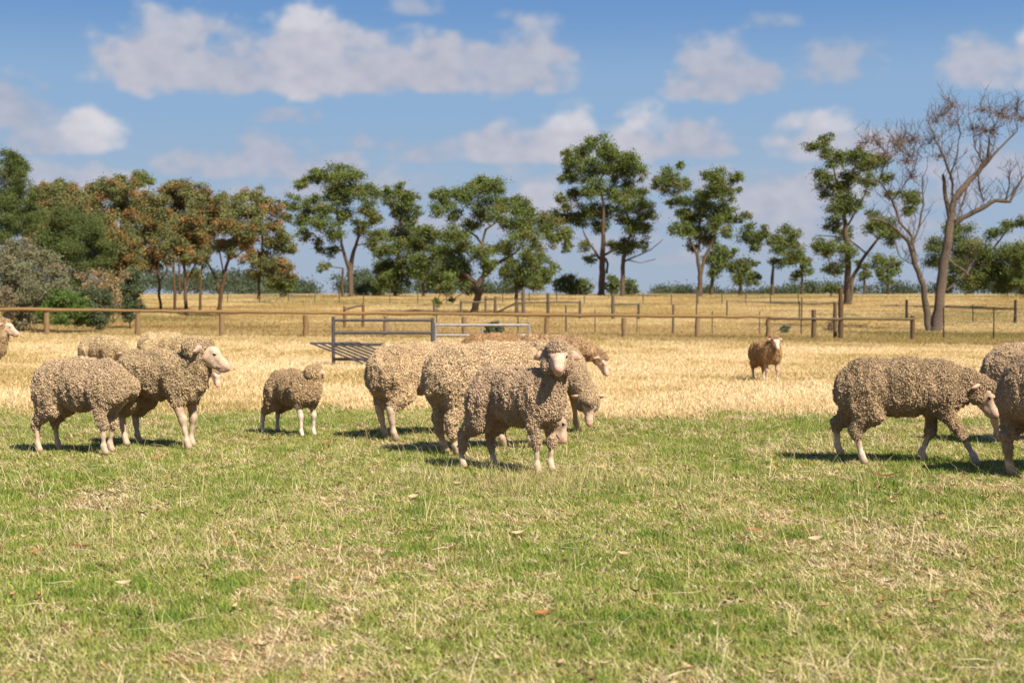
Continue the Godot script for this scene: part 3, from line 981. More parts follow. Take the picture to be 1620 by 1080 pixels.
	for P in herd:
		place_sheep(P, G)

# ------------------------------------------------------------------ trees
const TREES := [
	{"n": "gum_tree", "l": "tall gum tree with two pale trunks, leftmost of the open paddock gums", "g": "gum trees on the far rise", "cat": "tree", "k": "green", "x": -21.74, "d": 190.0,
		"t": [[[0.13,-0.1,0.35],[0.13,1.67,0.375],[0.05,3.67,0.375],[0.38,5.67,0.275],[1.0,7.66,0.2],[1.5,9.41,0.125]],[[0.05,3.67,0.3],[-0.75,6.16,0.2],[-1.25,9.16,0.15],[-1.5,12.14,0.1]],[[-0.93,-0.1,0.175],[-0.88,2.17,0.175],[-0.75,3.92,0.15]]],
		"c": [[-5.25,16.12,1.13],[-6.26,15.38,0.88],[-3.75,16.12,0.88],[-2.0,16.62,1.25],[0.25,15.63,1.38],[2.25,14.38,1.13],[-2.25,13.89,1.5],[0.25,13.64,1.5],[-5.25,12.89,1.0],[-7.26,12.39,1.0],[-5.75,11.65,0.88],[-2.75,11.65,1.13],[-6.26,10.4,1.0],[-3.5,10.4,1.13],[-0.25,10.65,1.25],[2.75,11.9,1.25],[3.75,10.4,0.88],[-5.75,8.41,0.88],[-4.25,7.54,0.63],[-2.0,8.41,1.25],[1.75,9.41,1.13],[3.25,8.41,1.0],[-2.5,6.41,0.75],[-3.75,6.41,0.63],[-3.0,3.92,0.7],[3.0,7.16,0.88]]},
	{"n": "gum_tree", "l": "dark green gum tree crowding the right side of the leftmost paddock gum", "g": "gum trees on the far rise", "cat": "tree", "k": "green", "x": -16.43, "d": 200.0,
		"t": [[[0.0,-0.1,0.237],[0.08,2.67,0.237],[0.4,5.83,0.184],[0.66,9.5,0.132],[0.92,12.12,0.079]]],
		"c": [[-0.92,14.74,0.92],[0.66,15.0,1.05],[2.24,13.96,1.05],[-0.4,13.17,0.92],[1.45,12.65,1.19],[3.03,11.86,0.79],[0.4,11.07,1.19],[2.5,10.29,0.92],[-0.66,8.45,1.19],[1.45,8.98,1.32],[-1.71,6.61,1.05],[0.4,6.61,1.32],[-1.19,4.51,1.32],[0.92,4.51,1.32],[-2.24,3.99,1.05],[-0.4,2.41,1.45],[1.98,6.88,1.05],[-1.45,1.88,1.05],[1.71,2.67,1.05]]},
	{"n": "gum_tree", "l": "low dense dark gum tree between the two big spreading gums", "g": "gum trees on the far rise", "cat": "tree", "k": "green", "x": -12.17, "d": 195.0,
		"t": [[[0.0,-0.1,0.205],[-0.13,2.67,0.205],[0.13,5.74,0.128]]],
		"c": [[-0.39,8.81,1.03],[1.16,8.56,1.03],[-0.64,7.02,1.16],[0.9,6.77,1.16],[-0.39,4.97,1.28],[1.16,4.21,1.16],[-0.9,3.18,1.16],[0.39,2.41,1.16],[1.93,5.74,0.9]]},
	{"n": "gum_tree", "l": "spreading gum tree with a dark leaning trunk behind the steel panels", "g": "gum trees on the far rise", "cat": "tree", "k": "green", "x": -3.01, "d": 112.0,
		"t": [[[-0.04,-0.1,0.295],[0.15,0.81,0.28],[0.49,1.77,0.28],[0.34,2.35,0.265],[0.81,3.02,0.206],[1.7,3.9,0.147],[2.73,4.49,0.103],[3.61,5.08,0.059]],[[0.34,2.35,0.192],[-0.52,3.02,0.133],[-1.11,3.46,0.088]],[[0.81,3.02,0.162],[0.74,4.34,0.133],[0.66,5.52,0.118],[0.22,6.11,0.088],[-0.66,6.69,0.059]],[[0.66,5.37,0.103],[0.96,6.69,0.088],[1.99,7.43,0.059]]],
		"c": [[-2.73,9.48,0.59],[-1.99,8.9,0.66],[-2.88,8.01,0.52],[-1.7,7.87,0.59],[0.22,10.51,0.66],[0.96,10.22,0.59],[-0.96,9.19,0.74],[0.37,9.04,0.88],[1.7,9.78,0.66],[2.14,8.75,0.74],[3.32,8.9,0.66],[4.2,8.31,0.66],[0.52,7.87,0.74],[1.99,7.57,0.74],[3.32,7.43,0.88],[4.79,7.28,0.81],[5.97,7.13,0.74],[7.01,6.4,0.66],[7.3,5.37,0.41],[5.83,5.81,0.59],[3.47,5.96,0.88],[4.79,5.52,0.66],[-1.7,5.96,0.81],[-0.66,5.52,0.66],[-2.29,5.08,0.74],[-1.25,4.49,0.74],[0.66,4.78,0.74],[1.99,5.37,0.74],[-2.14,3.61,0.81],[-0.96,3.46,0.66],[-2.88,2.87,0.66],[-1.84,2.43,0.66],[-0.66,2.28,0.52],[1.11,3.75,0.59],[-2.73,0.96,0.29],[-1.84,1.1,0.27],[-0.52,6.99,0.59]]},
	{"n": "gum_tree", "l": "smaller gum tree behind the right half of the leaning gum", "g": "gum trees on the far rise", "cat": "tree", "k": "green", "x": 0.48, "d": 170.0,
		"t": [[[-0.04,-0.1,0.201],[0.04,2.27,0.201],[0.45,3.83,0.134]],[[0.0,2.05,0.134],[-0.67,3.61,0.09]]],
		"c": [[-0.9,4.5,0.85],[1.12,5.17,1.01],[2.69,4.73,0.9],[-0.45,3.16,1.01],[1.57,3.61,1.12],[3.36,2.94,1.01],[4.37,3.83,0.63],[2.46,2.05,0.78],[0.67,2.05,0.78],[-1.34,3.16,0.67]]},
	{"n": "gum_tree", "l": "tallest round-crowned gum tree with a thick pale trunk", "g": "gum trees on the far rise", "cat": "tree", "k": "green", "x": 12.87, "d": 205.0,
		"t": [[[-0.06,-0.1,0.487],[0.09,2.69,0.43],[0.14,4.98,0.401],[0.29,8.41,0.287],[0.29,11.84,0.201],[0.0,14.98,0.143]],[[0.14,4.98,0.229],[-1.43,7.27,0.143],[-2.58,9.55,0.115]],[[0.2,5.84,0.201],[2.29,6.98,0.143],[3.73,8.13,0.086]],[[0.8,3.27,0.172],[0.92,4.7,0.172],[0.57,5.55,0.143]]],
		"c": [[-2.58,20.96,1.38],[-0.86,21.52,1.2],[0.57,20.67,1.43],[2.58,20.1,1.43],[4.3,18.96,1.29],[5.16,17.54,1.09],[-4.59,19.25,1.09],[-5.16,20.1,0.72],[-4.3,16.97,1.09],[-5.59,16.68,0.63],[-2.29,18.39,1.49],[0.57,18.11,1.58],[3.15,17.54,1.43],[-3.73,14.98,1.15],[-6.02,13.83,0.75],[-5.16,12.98,0.72],[-1.43,15.55,1.43],[1.15,15.26,1.29],[4.01,15.55,1.15],[-1.72,12.69,1.38],[-4.3,11.84,1.09],[-2.87,10.98,1.09],[-6.59,10.98,1.29],[-7.74,10.41,0.92],[-5.16,8.41,0.75],[-6.59,8.41,0.72],[0.57,12.41,1.49],[0.29,10.13,1.2],[-2.29,7.27,0.8],[-1.58,5.55,0.75],[1.72,7.56,0.8]]},
	{"n": "gum_tree", "l": "gum tree with bright foliage and bare low branches beside the tallest gum", "g": "gum trees on the far rise", "cat": "tree", "k": "green", "x": 15.58, "d": 200.0,
		"t": [[[-0.08,-0.1,0.308],[0.06,3.24,0.308],[0.11,5.47,0.28],[0.9,8.26,0.168],[1.45,10.77,0.112]],[[0.11,4.92,0.168],[2.01,5.75,0.112],[3.97,6.59,0.07],[5.79,8.12,0.034]],[[0.62,5.2,0.084],[2.57,4.78,0.056],[4.81,5.33,0.028]]],
		"c": [[0.06,13.55,1.26],[2.29,14.66,0.98],[2.01,12.72,1.4],[3.27,11.33,1.12],[0.62,11.33,1.4],[1.45,9.38,1.26],[2.99,9.38,0.98],[1.17,7.43,1.17],[-0.08,6.87,0.98],[2.85,7.15,0.7]]},
	{"n": "gum_tree", "l": "open-crowned gum tree with a slender forked trunk right of the tallest gum", "g": "gum trees on the far rise", "cat": "tree", "k": "green", "x": 25.74, "d": 195.0,
		"t": [[[-0.05,-0.1,0.355],[0.08,1.59,0.327],[0.14,3.22,0.327],[-0.25,5.67,0.218],[-1.09,7.57,0.136],[-2.32,10.29,0.082]],[[0.14,3.22,0.218],[1.01,5.94,0.218],[2.32,8.66,0.164],[2.86,11.65,0.109]],[[-0.25,5.67,0.164],[0.14,8.12,0.136],[0.41,11.38,0.109]]],
		"c": [[-6.14,15.72,0.76],[-5.05,16.12,0.76],[-3.82,16.8,0.98],[-3.0,17.61,0.6],[-5.05,14.63,0.82],[-3.68,14.9,1.09],[-2.05,15.31,0.76],[-3.95,12.87,0.55],[-1.77,13.28,1.15],[-2.59,11.65,0.93],[-3.41,9.2,0.82],[-1.77,9.2,1.09],[-0.68,10.83,1.25],[0.41,13.82,0.98],[1.23,15.99,1.09],[2.86,16.39,1.15],[4.5,15.72,0.93],[5.54,14.77,0.38],[1.5,14.36,1.25],[3.55,13.95,1.25],[0.41,11.92,1.25],[2.59,11.92,1.31],[4.36,11.38,1.09],[6.54,11.38,0.6],[2.05,10.02,1.25],[0.14,8.66,1.25],[1.77,8.12,0.98],[4.09,9.07,0.76],[5.59,10.83,0.6],[-0.41,7.03,0.76]]},
	{"n": "gum_tree", "l": "small leafy tree half hidden behind the slender forked gum", "g": "small far trees on the skyline", "cat": "tree", "k": "green", "x": 30.19, "d": 215.0,
		"t": [[[0.0,-0.1,0.271],[0.06,2.73,0.241],[0.12,4.83,0.18]]],
		"c": [[0.45,6.63,1.26],[0.45,4.83,1.2],[-0.45,5.43,0.9],[1.35,5.43,0.75],[0.15,3.33,0.75]]},
	{"n": "gum_tree", "l": "small ragged gum tree second right of the slender forked gum", "g": "small far trees on the skyline", "cat": "tree", "k": "green", "x": 34.54, "d": 215.0,
		"t": [[[0.0,-0.1,0.271],[0.06,2.73,0.241],[0.12,4.83,0.18]]],
		"c": [[-1.8,6.48,0.9],[-0.6,5.13,1.26],[0.9,4.08,1.14],[1.65,2.28,0.96],[-0.15,2.73,1.05],[2.26,4.83,0.54],[2.71,2.73,0.54]]},
	{"n": "gum_tree", "l": "small spreading gum tree with a bare lower trunk, third right of the forked gum", "g": "small far trees on the skyline", "cat": "tree", "k": "green", "x": 39.36, "d": 215.0,
		"t": [[[0.0,-0.1,0.271],[0.06,2.73,0.241],[0.12,4.83,0.18]]],
		"c": [[-3.61,9.48,1.26],[-1.5,9.63,1.14],[-3.01,7.83,1.02],[0.9,8.73,1.14],[2.26,9.48,1.14],[0.3,7.23,1.14],[2.41,7.23,1.14],[3.16,5.73,0.9],[1.2,5.43,1.08],[3.31,8.13,0.75]]},
	{"n": "gum_tree", "l": "little bushy tree between the spreading small gum and the green paddock gum", "g": "small far trees on the skyline", "cat": "tree", "k": "green", "x": 45.81, "d": 225.0,
		"t": [[[0.0,-0.1,0.194],[0.04,2.37,0.194],[0.0,4.31,0.156]]],
		"c": [[-0.58,5.86,1.24],[0.58,3.92,0.97],[-0.97,2.95,0.78],[0.78,5.48,0.78]]},
	{"n": "gum_tree", "l": "little round tree framed between the two right-hand trees", "g": "small far trees on the skyline", "cat": "tree", "k": "green", "x": 59.42, "d": 225.0,
		"t": [[[0.0,-0.1,0.194],[0.04,2.37,0.194],[0.0,4.31,0.156]]],
		"c": [[-1.17,5.48,1.24],[0.58,4.7,1.24],[-0.19,2.76,1.09],[1.75,4.89,0.54],[-0.97,3.54,0.86]]},
	{"n": "gum_tree", "l": "thin little tree close right of the green paddock gum", "g": "small far trees on the skyline", "cat": "tree", "k": "green", "x": 55.73, "d": 225.0,
		"t": [[[0.0,-0.1,0.194],[0.04,2.37,0.194],[0.0,4.31,0.156]]],
		"c": [[0.0,3.34,0.93],[-0.47,4.89,0.7],[0.39,4.7,0.54]]},
	{"n": "gum_tree", "l": "green gum tree with a pale trunk left of the big bare tree", "g": "gum trees on the far rise", "cat": "tree", "k": "green", "x": 35.33, "d": 150.0,
		"t": [[[0.05,-0.1,0.363],[-0.03,3.13,0.337],[-0.13,6.23,0.285],[-0.52,9.85,0.207],[-1.04,12.94,0.13],[-1.56,15.0,0.078]],[[0.41,0.49,0.156],[0.62,2.61,0.207],[1.82,4.68,0.182],[3.63,7.01,0.13],[5.06,8.3,0.078]],[[-0.26,8.04,0.13],[1.04,10.62,0.104],[2.07,12.94,0.078]],[[-0.57,10.36,0.104],[-2.33,11.91,0.078],[-3.42,13.2,0.052]],[[-0.78,7.13,0.078],[-2.33,7.26,0.052],[-3.5,7.32,0.026]]],
		"c": [[-4.15,16.67,0.67],[-2.98,17.19,0.57],[-2.07,16.42,0.78],[-1.69,15.0,0.93],[0.0,15.26,0.99],[1.82,15.26,1.09],[3.63,15.13,0.88],[-1.82,13.71,0.93],[-0.26,13.71,0.88],[-2.2,12.17,0.83],[-0.78,12.17,1.09],[1.04,12.42,0.83],[-1.56,10.36,1.04],[0.52,10.36,0.93],[-1.3,8.55,0.78],[0.26,7.52,0.83],[2.07,8.3,1.04],[3.63,7.91,0.83],[4.41,13.45,0.67],[5.96,11.14,0.93],[7.26,10.36,0.83],[3.11,9.59,0.57],[-2.59,5.84,1.09],[-1.04,5.33,0.93],[-1.82,3.9,0.83],[-3.5,5.97,0.62],[4.67,7.01,0.73],[4.93,11.65,0.52]]},
	{"n": "bare_gum_tree", "l": "big half-dead gum tree with twin dark trunks and bare reddish twigs", "g": "", "cat": "tree", "k": "dead", "x": 25.69, "d": 86.0,
		"t": [[[-0.04,-0.1,0.461],[0.19,1.35,0.387],[0.34,2.84,0.357],[0.61,5.06,0.312],[0.85,6.62,0.297],[1.12,8.02,0.238],[1.86,8.91,0.208],[2.75,9.8,0.164],[3.27,10.68,0.119],[3.35,11.86,0.059]],[[-0.37,-0.1,0.253],[-0.55,1.65,0.238],[-0.7,2.84,0.223],[-1.12,4.02,0.193],[-1.59,5.51,0.149],[-2.3,6.25,0.119],[-3.2,6.77,0.089],[-4.01,6.91,0.045]],[[0.85,6.4,0.208],[1.56,6.91,0.178],[2.6,7.43,0.164],[3.49,7.95,0.134],[4.39,7.88,0.119],[4.76,8.61,0.089],[5.25,9.5,0.059]],[[0.82,6.99,0.178],[0.64,8.17,0.164],[0.52,9.57,0.119]],[[2.78,9.83,0.104],[3.79,10.83,0.089],[4.68,11.71,0.074],[5.35,12.3,0.059]],[[-1.12,4.32,0.119],[-1.26,5.8,0.089],[-2.01,6.69,0.089],[-2.45,8.02,0.074],[-3.2,9.21,0.059],[-4.39,9.35,0.045],[-5.28,9.8,0.03]],[[-1.26,5.21,0.074],[-0.82,6.4,0.074],[-0.59,7.73,0.059],[-0.67,9.35,0.045]],[[1.12,8.02,0.089],[0.97,9.5,0.089],[0.67,10.68,0.074],[0.22,11.71,0.045],[-0.07,13.04,0.03]],[[0.97,9.65,0.059],[1.41,10.83,0.045],[1.56,12.01,0.03],[1.41,13.19,0.022]],[[3.05,10.24,0.059],[2.45,11.12,0.045],[2.3,12.16,0.03]],[[-2.45,8.02,0.059],[-1.86,8.76,0.045],[-1.12,10.09,0.03]],[[-3.2,9.21,0.045],[-2.9,10.24,0.03],[-2.01,11.27,0.022]],[[0.82,4.32,0.089],[1.64,3.65,0.089],[1.86,3.43,0.059]],[[0.67,2.54,0.059],[1.71,3.43,0.059],[2.6,4.47,0.03]],[[4.09,7.9,0.074],[4.24,8.76,0.045],[4.16,9.5,0.03]],[[2.68,9.65,0.059],[2.9,8.47,0.045],[3.12,7.95,0.045]],[[2.01,8.98,0.059],[1.12,6.69,0.059]],[[-1.12,4.02,0.045],[-1.71,4.32,0.03],[-2.16,4.62,0.015]]],
		"c": [[0.22,13.41,0.51],[1.12,13.41,0.51],[2.01,13.19,0.51],[3.05,12.97,0.51],[4.09,12.97,0.51],[4.83,12.75,0.45],[-0.37,12.6,0.42],[0.52,12.45,0.45],[-0.52,11.42,0.45],[-1.86,11.71,0.51],[-1.12,11.71,0.48],[-3.49,11.27,0.51],[-2.45,11.42,0.45],[-4.39,11.42,0.39],[-0.52,10.39,0.42],[1.71,12.16,0.45],[2.6,12.01,0.45],[-1.26,10.83,0.45],[-2.16,10.24,0.45],[-2.75,10.83,0.39],[-1.56,9.35,0.39],[3.64,12.3,0.45],[4.53,13.34,0.42],[-3.64,10.53,0.36]]},
	{"n": "shade_tree", "l": "broad dark green tree behind the big bare gum", "g": "", "cat": "tree", "k": "green", "x": 45.20, "d": 140.0,
		"t": [[[-0.07,1.51,0.29],[0.0,2.77,0.29],[0.36,4.22,0.194]],[[0.02,2.89,0.145],[-1.57,4.22,0.097]],[[0.36,4.22,0.145],[2.06,5.91,0.097],[3.27,7.59,0.073]]],
		"c": [[-3.51,6.15,0.82],[-3.03,4.7,0.87],[-1.09,7.59,1.02],[-0.85,5.91,1.26],[-1.82,3.73,1.11],[0.36,5.18,1.45],[1.82,4.22,1.4],[3.03,3.49,1.26],[0.85,3.01,1.11],[-0.61,2.77,0.97],[2.3,2.53,0.97],[-2.54,2.53,0.87],[3.27,8.08,0.68],[4.72,8.44,0.53],[1.94,7.11,0.63],[3.03,4.94,0.97],[3.99,2.77,0.85]]},
	{"n": "shade_tree", "l": "rounded dark tree cut by the right edge of the view", "g": "", "cat": "tree", "k": "green", "x": 48.49, "d": 135.0,
		"t": [[[0.12,1.57,0.233],[0.07,2.86,0.233],[-0.12,4.25,0.14]]],
		"c": [[-0.58,5.18,0.93],[0.12,5.65,0.84],[-0.35,3.79,1.07],[0.58,4.25,1.07],[0.35,2.62,0.93],[-0.7,2.62,0.79],[1.28,4.95,1.17],[1.75,3.32,1.17]]},
	{"n": "sheoak_tree", "l": "tall dark feathery tree at the left edge of the view", "g": "trees of the wood on the left", "cat": "tree", "k": "pine", "x": -25.49, "d": 72.0,
		"t": [[[-0.05,0.55,0.209],[-0.07,2.07,0.171],[-0.14,3.96,0.133],[-0.09,5.85,0.095],[-0.05,7.36,0.057],[-0.14,8.49,0.028]],[[-0.1,4.72,0.066],[0.43,5.85,0.038],[0.81,6.51,0.028]]],
		"c": [[-0.24,8.68,0.43],[0.28,8.77,0.33],[0.62,8.39,0.33],[0.14,8.11,0.46],[0.81,7.83,0.28],[-0.24,7.83,0.47],[0.47,7.36,0.43],[0.95,7.36,0.25],[-0.14,6.89,0.52],[0.71,6.51,0.52],[1.37,6.79,0.34],[0.14,6.04,0.57],[1.0,5.85,0.52],[-0.33,5.38,0.57],[0.52,5.28,0.57],[1.37,5.66,0.38],[-0.81,7.92,0.47],[-1.0,6.6,0.57],[-0.9,5.19,0.57],[0.14,4.72,0.47]]},
	{"n": "sheoak_tree", "l": "rounded dark green feathery tree right of the tallest left-edge tree", "g": "trees of the wood on the left", "cat": "tree", "k": "pine", "x": -23.66, "d": 78.0,
		"t": [[[0.0,0.73,0.144],[0.02,1.86,0.134],[-0.1,3.09,0.103],[-0.31,4.53,0.062]],[[0.0,1.86,0.072],[0.72,3.09,0.051],[1.13,3.91,0.031]],[[-0.02,1.66,0.072],[-0.82,2.89,0.051],[-1.23,3.91,0.031]]],
		"c": [[-1.34,5.75,0.46],[-0.82,6.06,0.49],[-0.1,6.06,0.51],[0.51,5.86,0.46],[-1.54,4.94,0.51],[-0.72,5.24,0.67],[0.21,5.14,0.67],[1.03,5.14,0.51],[1.54,4.63,0.46],[-1.03,4.22,0.67],[0.0,4.22,0.72],[0.92,4.22,0.62],[1.64,3.91,0.41],[-0.62,3.4,0.62],[0.31,3.3,0.62],[1.13,3.4,0.46],[-1.34,3.5,0.51],[-0.1,2.68,0.41],[-1.95,4.53,0.51]]},
	{"n": "mallee_tree", "l": "olive and rust-tinged gum rising behind the round feathery tree", "g": "trees of the wood on the left", "cat": "tree", "k": "rust", "x": -27.99, "d": 104.0,
		"t": [[[0.14,0.42,0.123],[0.07,2.34,0.123],[0.0,4.25,0.123],[-0.03,5.89,0.096],[-0.14,6.98,0.055]],[[0.0,4.52,0.068],[0.55,5.62,0.055],[1.37,6.71,0.041]],[[0.0,4.25,0.068],[-0.68,5.62,0.055],[-1.37,6.98,0.041]],[[0.14,2.61,0.068],[0.96,3.98,0.041]]],
		"c": [[-3.56,8.62,0.68],[-2.6,9.02,0.62],[-1.64,8.89,0.68],[-0.68,9.02,0.68],[0.14,8.89,0.68],[-3.01,7.93,0.62],[-1.92,7.93,0.75],[-0.68,7.8,0.75],[0.55,7.93,0.75],[-1.23,6.84,0.68],[0.0,6.84,0.68],[1.1,6.84,0.62],[-0.68,5.75,0.62],[0.41,5.62,0.62],[-0.41,4.66,0.55],[-0.96,3.98,0.55],[0.14,3.71,0.52],[-0.41,3.16,0.49]]},
	{"n": "mallee_tree", "l": "gum with a thin straight trunk under a brown-green crown, second in the left wood row", "g": "trees of the wood on the left", "cat": "tree", "k": "rust", "x": -26.20, "d": 106.0,
		"t": [[[0.0,-0.1,0.098],[-0.01,2.08,0.098],[-0.1,4.03,0.084],[-0.1,5.42,0.056]],[[-0.03,2.35,0.084],[0.6,3.19,0.07],[0.32,4.03,0.042]]],
		"c": [[-0.94,8.33,0.63],[-0.1,8.33,0.63],[-0.8,7.36,0.63],[0.04,7.08,0.63],[-0.52,5.97,0.67],[0.32,5.97,0.63],[-0.94,4.86,0.63],[-0.1,4.72,0.67],[0.6,4.58,0.56],[-1.35,3.89,0.56],[-0.52,3.75,0.56],[-1.07,3.19,0.42]]},
	{"n": "mallee_tree", "l": "gum with the highest rust-coloured crown of the left wood row", "g": "trees of the wood on the left", "cat": "tree", "k": "rust", "x": -26.06, "d": 110.0,
		"t": [[[0.0,-0.1,0.116],[-0.03,2.06,0.116],[-0.14,4.08,0.087],[0.07,6.39,0.072],[0.36,8.12,0.043]],[[0.43,1.34,0.087],[0.39,3.22,0.087],[0.22,5.24,0.058]]],
		"c": [[-0.65,9.28,0.52],[0.22,9.71,0.61],[1.09,9.42,0.65],[2.1,9.28,0.58],[2.53,8.99,0.38],[-0.07,8.56,0.7],[0.94,8.41,0.72],[1.81,8.27,0.65],[-0.36,7.4,0.7],[0.51,7.26,0.72],[-0.07,6.25,0.65],[0.8,6.1,0.65],[0.22,5.09,0.61],[-0.36,3.94,0.46],[0.36,4.08,0.49]]},
	{"n": "mallee_tree", "l": "gum with a straight slim trunk in the middle of the left wood row", "g": "trees of the wood on the left", "cat": "tree", "k": "rust", "x": -23.49, "d": 102.0,
		"t": [[[0.01,-0.1,0.121],[-0.01,1.86,0.121],[-0.13,3.47,0.107],[0.0,5.07,0.081],[0.2,6.28,0.054]],[[-0.01,1.99,0.067],[0.47,3.2,0.054],[1.01,4.0,0.04]],[[0.07,1.59,0.054],[0.6,1.99,0.04],[0.94,2.39,0.027]]],
		"c": [[-0.07,6.41,0.6],[0.74,6.81,0.6],[0.2,5.48,0.6],[0.87,5.74,0.6],[-0.34,5.07,0.54],[0.6,4.67,0.54],[0.07,4.27,0.48],[1.01,4.0,0.38]]},
	{"n": "mallee_tree", "l": "slim gum just left of the forked orange trunk", "g": "trees of the wood on the left", "cat": "tree", "k": "rust", "x": -24.54, "d": 112.0,
		"t": [[[-0.03,-0.1,0.118],[0.0,1.77,0.103],[0.15,3.54,0.088],[0.29,5.6,0.074],[0.44,7.36,0.044]]],
		"c": [[0.44,8.39,0.71],[1.33,8.68,0.62],[1.92,8.09,0.59],[0.15,7.36,0.66],[1.03,7.36,0.71],[0.59,6.19,0.66],[-0.15,5.3,0.59],[0.59,4.86,0.56],[0.15,3.98,0.5],[-0.15,2.95,0.38]]},
	{"n": "mallee_tree", "l": "gum with a forked orange-brown trunk at the right end of the left wood row", "g": "trees of the wood on the left", "cat": "tree", "k": "rust", "x": -19.64, "d": 96.0,
		"t": [[[-0.15,0.47,0.139],[0.03,1.7,0.139],[0.32,2.97,0.114],[0.7,4.35,0.088],[1.01,5.49,0.063]],[[-0.03,1.58,0.088],[-0.38,2.59,0.076],[-0.76,3.35,0.063],[-1.2,3.98,0.051]],[[0.25,2.71,0.051],[0.13,3.98,0.051],[0.0,5.24,0.038]],[[0.57,3.85,0.051],[1.39,4.35,0.038],[2.02,4.98,0.025]]],
		"c": [[0.51,7.12,0.57],[1.39,7.38,0.61],[2.15,7.12,0.57],[2.72,6.5,0.43],[0.0,6.24,0.53],[0.76,6.12,0.63],[1.64,6.12,0.63],[2.4,5.87,0.48],[0.25,5.11,0.48],[1.26,5.11,0.53],[2.02,4.98,0.46],[-0.38,4.98,0.38],[0.88,4.35,0.33]]},
	{"n": "gum_tree", "l": "green gum standing free at the right end of the left wood", "g": "trees of the wood on the left", "cat": "tree", "k": "rust", "x": -26.74, "d": 150.0,
		"t": [[[0.0,0.43,0.158],[0.04,2.7,0.158],[0.2,4.67,0.119],[0.4,7.04,0.099],[0.4,9.4,0.059]],[[0.08,3.1,0.099],[1.19,4.28,0.079],[1.98,6.25,0.059]]],
		"c": [[-1.19,11.36,0.63],[0.0,11.36,0.71],[0.79,10.57,0.67],[0.4,9.59,0.71],[1.78,9.99,0.67],[2.77,9.2,0.59],[1.38,8.41,0.71],[2.37,7.82,0.79],[0.99,6.64,0.91],[2.57,6.25,0.89],[3.36,5.46,0.49],[0.2,5.07,0.83],[1.58,4.67,0.89],[-0.79,4.67,0.71],[2.77,3.88,0.75],[0.99,3.29,0.75],[-0.4,3.29,0.63],[1.98,2.7,0.63],[3.36,2.7,0.49]]},
	{"n": "gum_tree", "l": "yellow-green gum whose top shows above the left wood", "g": "trees of the wood on the left", "cat": "tree", "k": "green", "x": -36.07, "d": 135.0,
		"t": [[[0.0,-0.1,0.16],[0.0,5.1,0.142],[0.0,8.64,0.107],[-0.09,11.3,0.071]],[[-0.02,5.81,0.089],[-2.58,8.64,0.071],[-5.78,10.59,0.053]]],
		"c": [[-0.98,12.0,0.53],[-0.09,12.27,0.57],[0.89,12.0,0.64],[0.27,11.47,0.64],[-6.84,11.3,0.44],[-5.96,11.3,0.53],[-5.42,10.77,0.46]]},
	{"n": "mallee_tree", "l": "grey-green gum filling the wood between the left-edge tree and the rust crowns", "g": "trees of the wood on the left", "cat": "tree", "k": "rust", "x": -32.05, "d": 100.0,
		"t": [[[0.0,-0.1,0.119],[0.0,2.3,0.119],[-0.13,4.4,0.092],[-0.2,6.5,0.066],[-0.13,7.81,0.04]],[[-0.07,3.88,0.066],[1.05,5.72,0.053],[1.58,7.29,0.04]]],
		"c": [[-1.19,8.34,0.59],[-0.4,8.47,0.66],[0.4,8.34,0.66],[1.19,8.47,0.59],[-0.92,7.55,0.72],[0.13,7.42,0.79],[1.19,7.55,0.72],[1.98,7.29,0.59],[-0.66,6.5,0.79],[0.53,6.5,0.79],[-0.92,5.45,0.72],[-1.32,4.54,0.72],[-0.53,3.88,0.66],[-1.58,6.11,0.66],[0.4,5.45,0.59]]},
	{"n": "mallee_tree", "l": "grey-green gum low behind the feathery tree and the dry shrub", "g": "trees of the wood on the left", "cat": "tree", "k": "rust", "x": -27.54, "d": 98.0,
		"t": [[[0.0,-0.1,0.103],[0.03,1.85,0.103],[0.0,3.13,0.077],[0.13,4.42,0.052]]],
		"c": [[-0.52,6.48,0.65],[0.26,5.71,0.65],[-0.26,4.94,0.71],[0.65,4.81,0.65],[1.29,4.94,0.58],[0.26,3.91,0.71],[1.16,3.91,0.58],[-0.39,3.13,0.65],[0.65,2.88,0.65],[1.55,2.88,0.49],[0.0,2.1,0.58],[1.03,1.97,0.52],[0.52,1.2,0.46]]},
	{"n": "grey_shrub", "l": "big grey-brown twiggy shrub at the left edge behind the rail fence", "g": "shrubs behind the rail fence", "cat": "shrub", "k": "grey", "x": -23.15, "d": 67.0,
		"t": [[[0.0,0.44,0.044],[0.04,0.92,0.035],[0.0,1.36,0.026]],[[0.0,0.48,0.035],[-0.31,0.92,0.026],[-0.53,1.27,0.018]],[[0.0,0.48,0.035],[0.35,0.88,0.026],[0.53,1.27,0.018]]],
		"c": [[-0.79,4.0,0.53],[-0.09,3.83,0.53],[0.62,3.48,0.53],[-0.62,3.3,0.62],[0.09,3.04,0.62],[0.88,2.86,0.57],[1.59,2.68,0.44],[-0.71,2.42,0.66],[0.0,2.16,0.66],[0.79,2.07,0.62],[1.5,2.07,0.44],[-0.62,1.54,0.66],[0.18,1.36,0.62],[0.88,1.36,0.53],[-0.44,0.75,0.49],[0.35,0.75,0.44],[-1.32,2.95,0.62],[-1.41,1.63,0.62],[1.94,2.16,0.35]]},
	{"n": "green_shrub", "l": "bright green low shrub behind the rail fence", "g": "shrubs behind the rail fence", "cat": "shrub", "k": "bright", "x": -20.76, "d": 66.0,
		"t": [[[0.0,0.48,0.043],[0.04,0.96,0.035],[0.0,1.39,0.026]],[[0.0,0.52,0.035],[-0.3,0.96,0.026],[-0.52,1.31,0.017]],[[0.0,0.52,0.035],[0.35,0.92,0.026],[0.52,1.31,0.017]]],
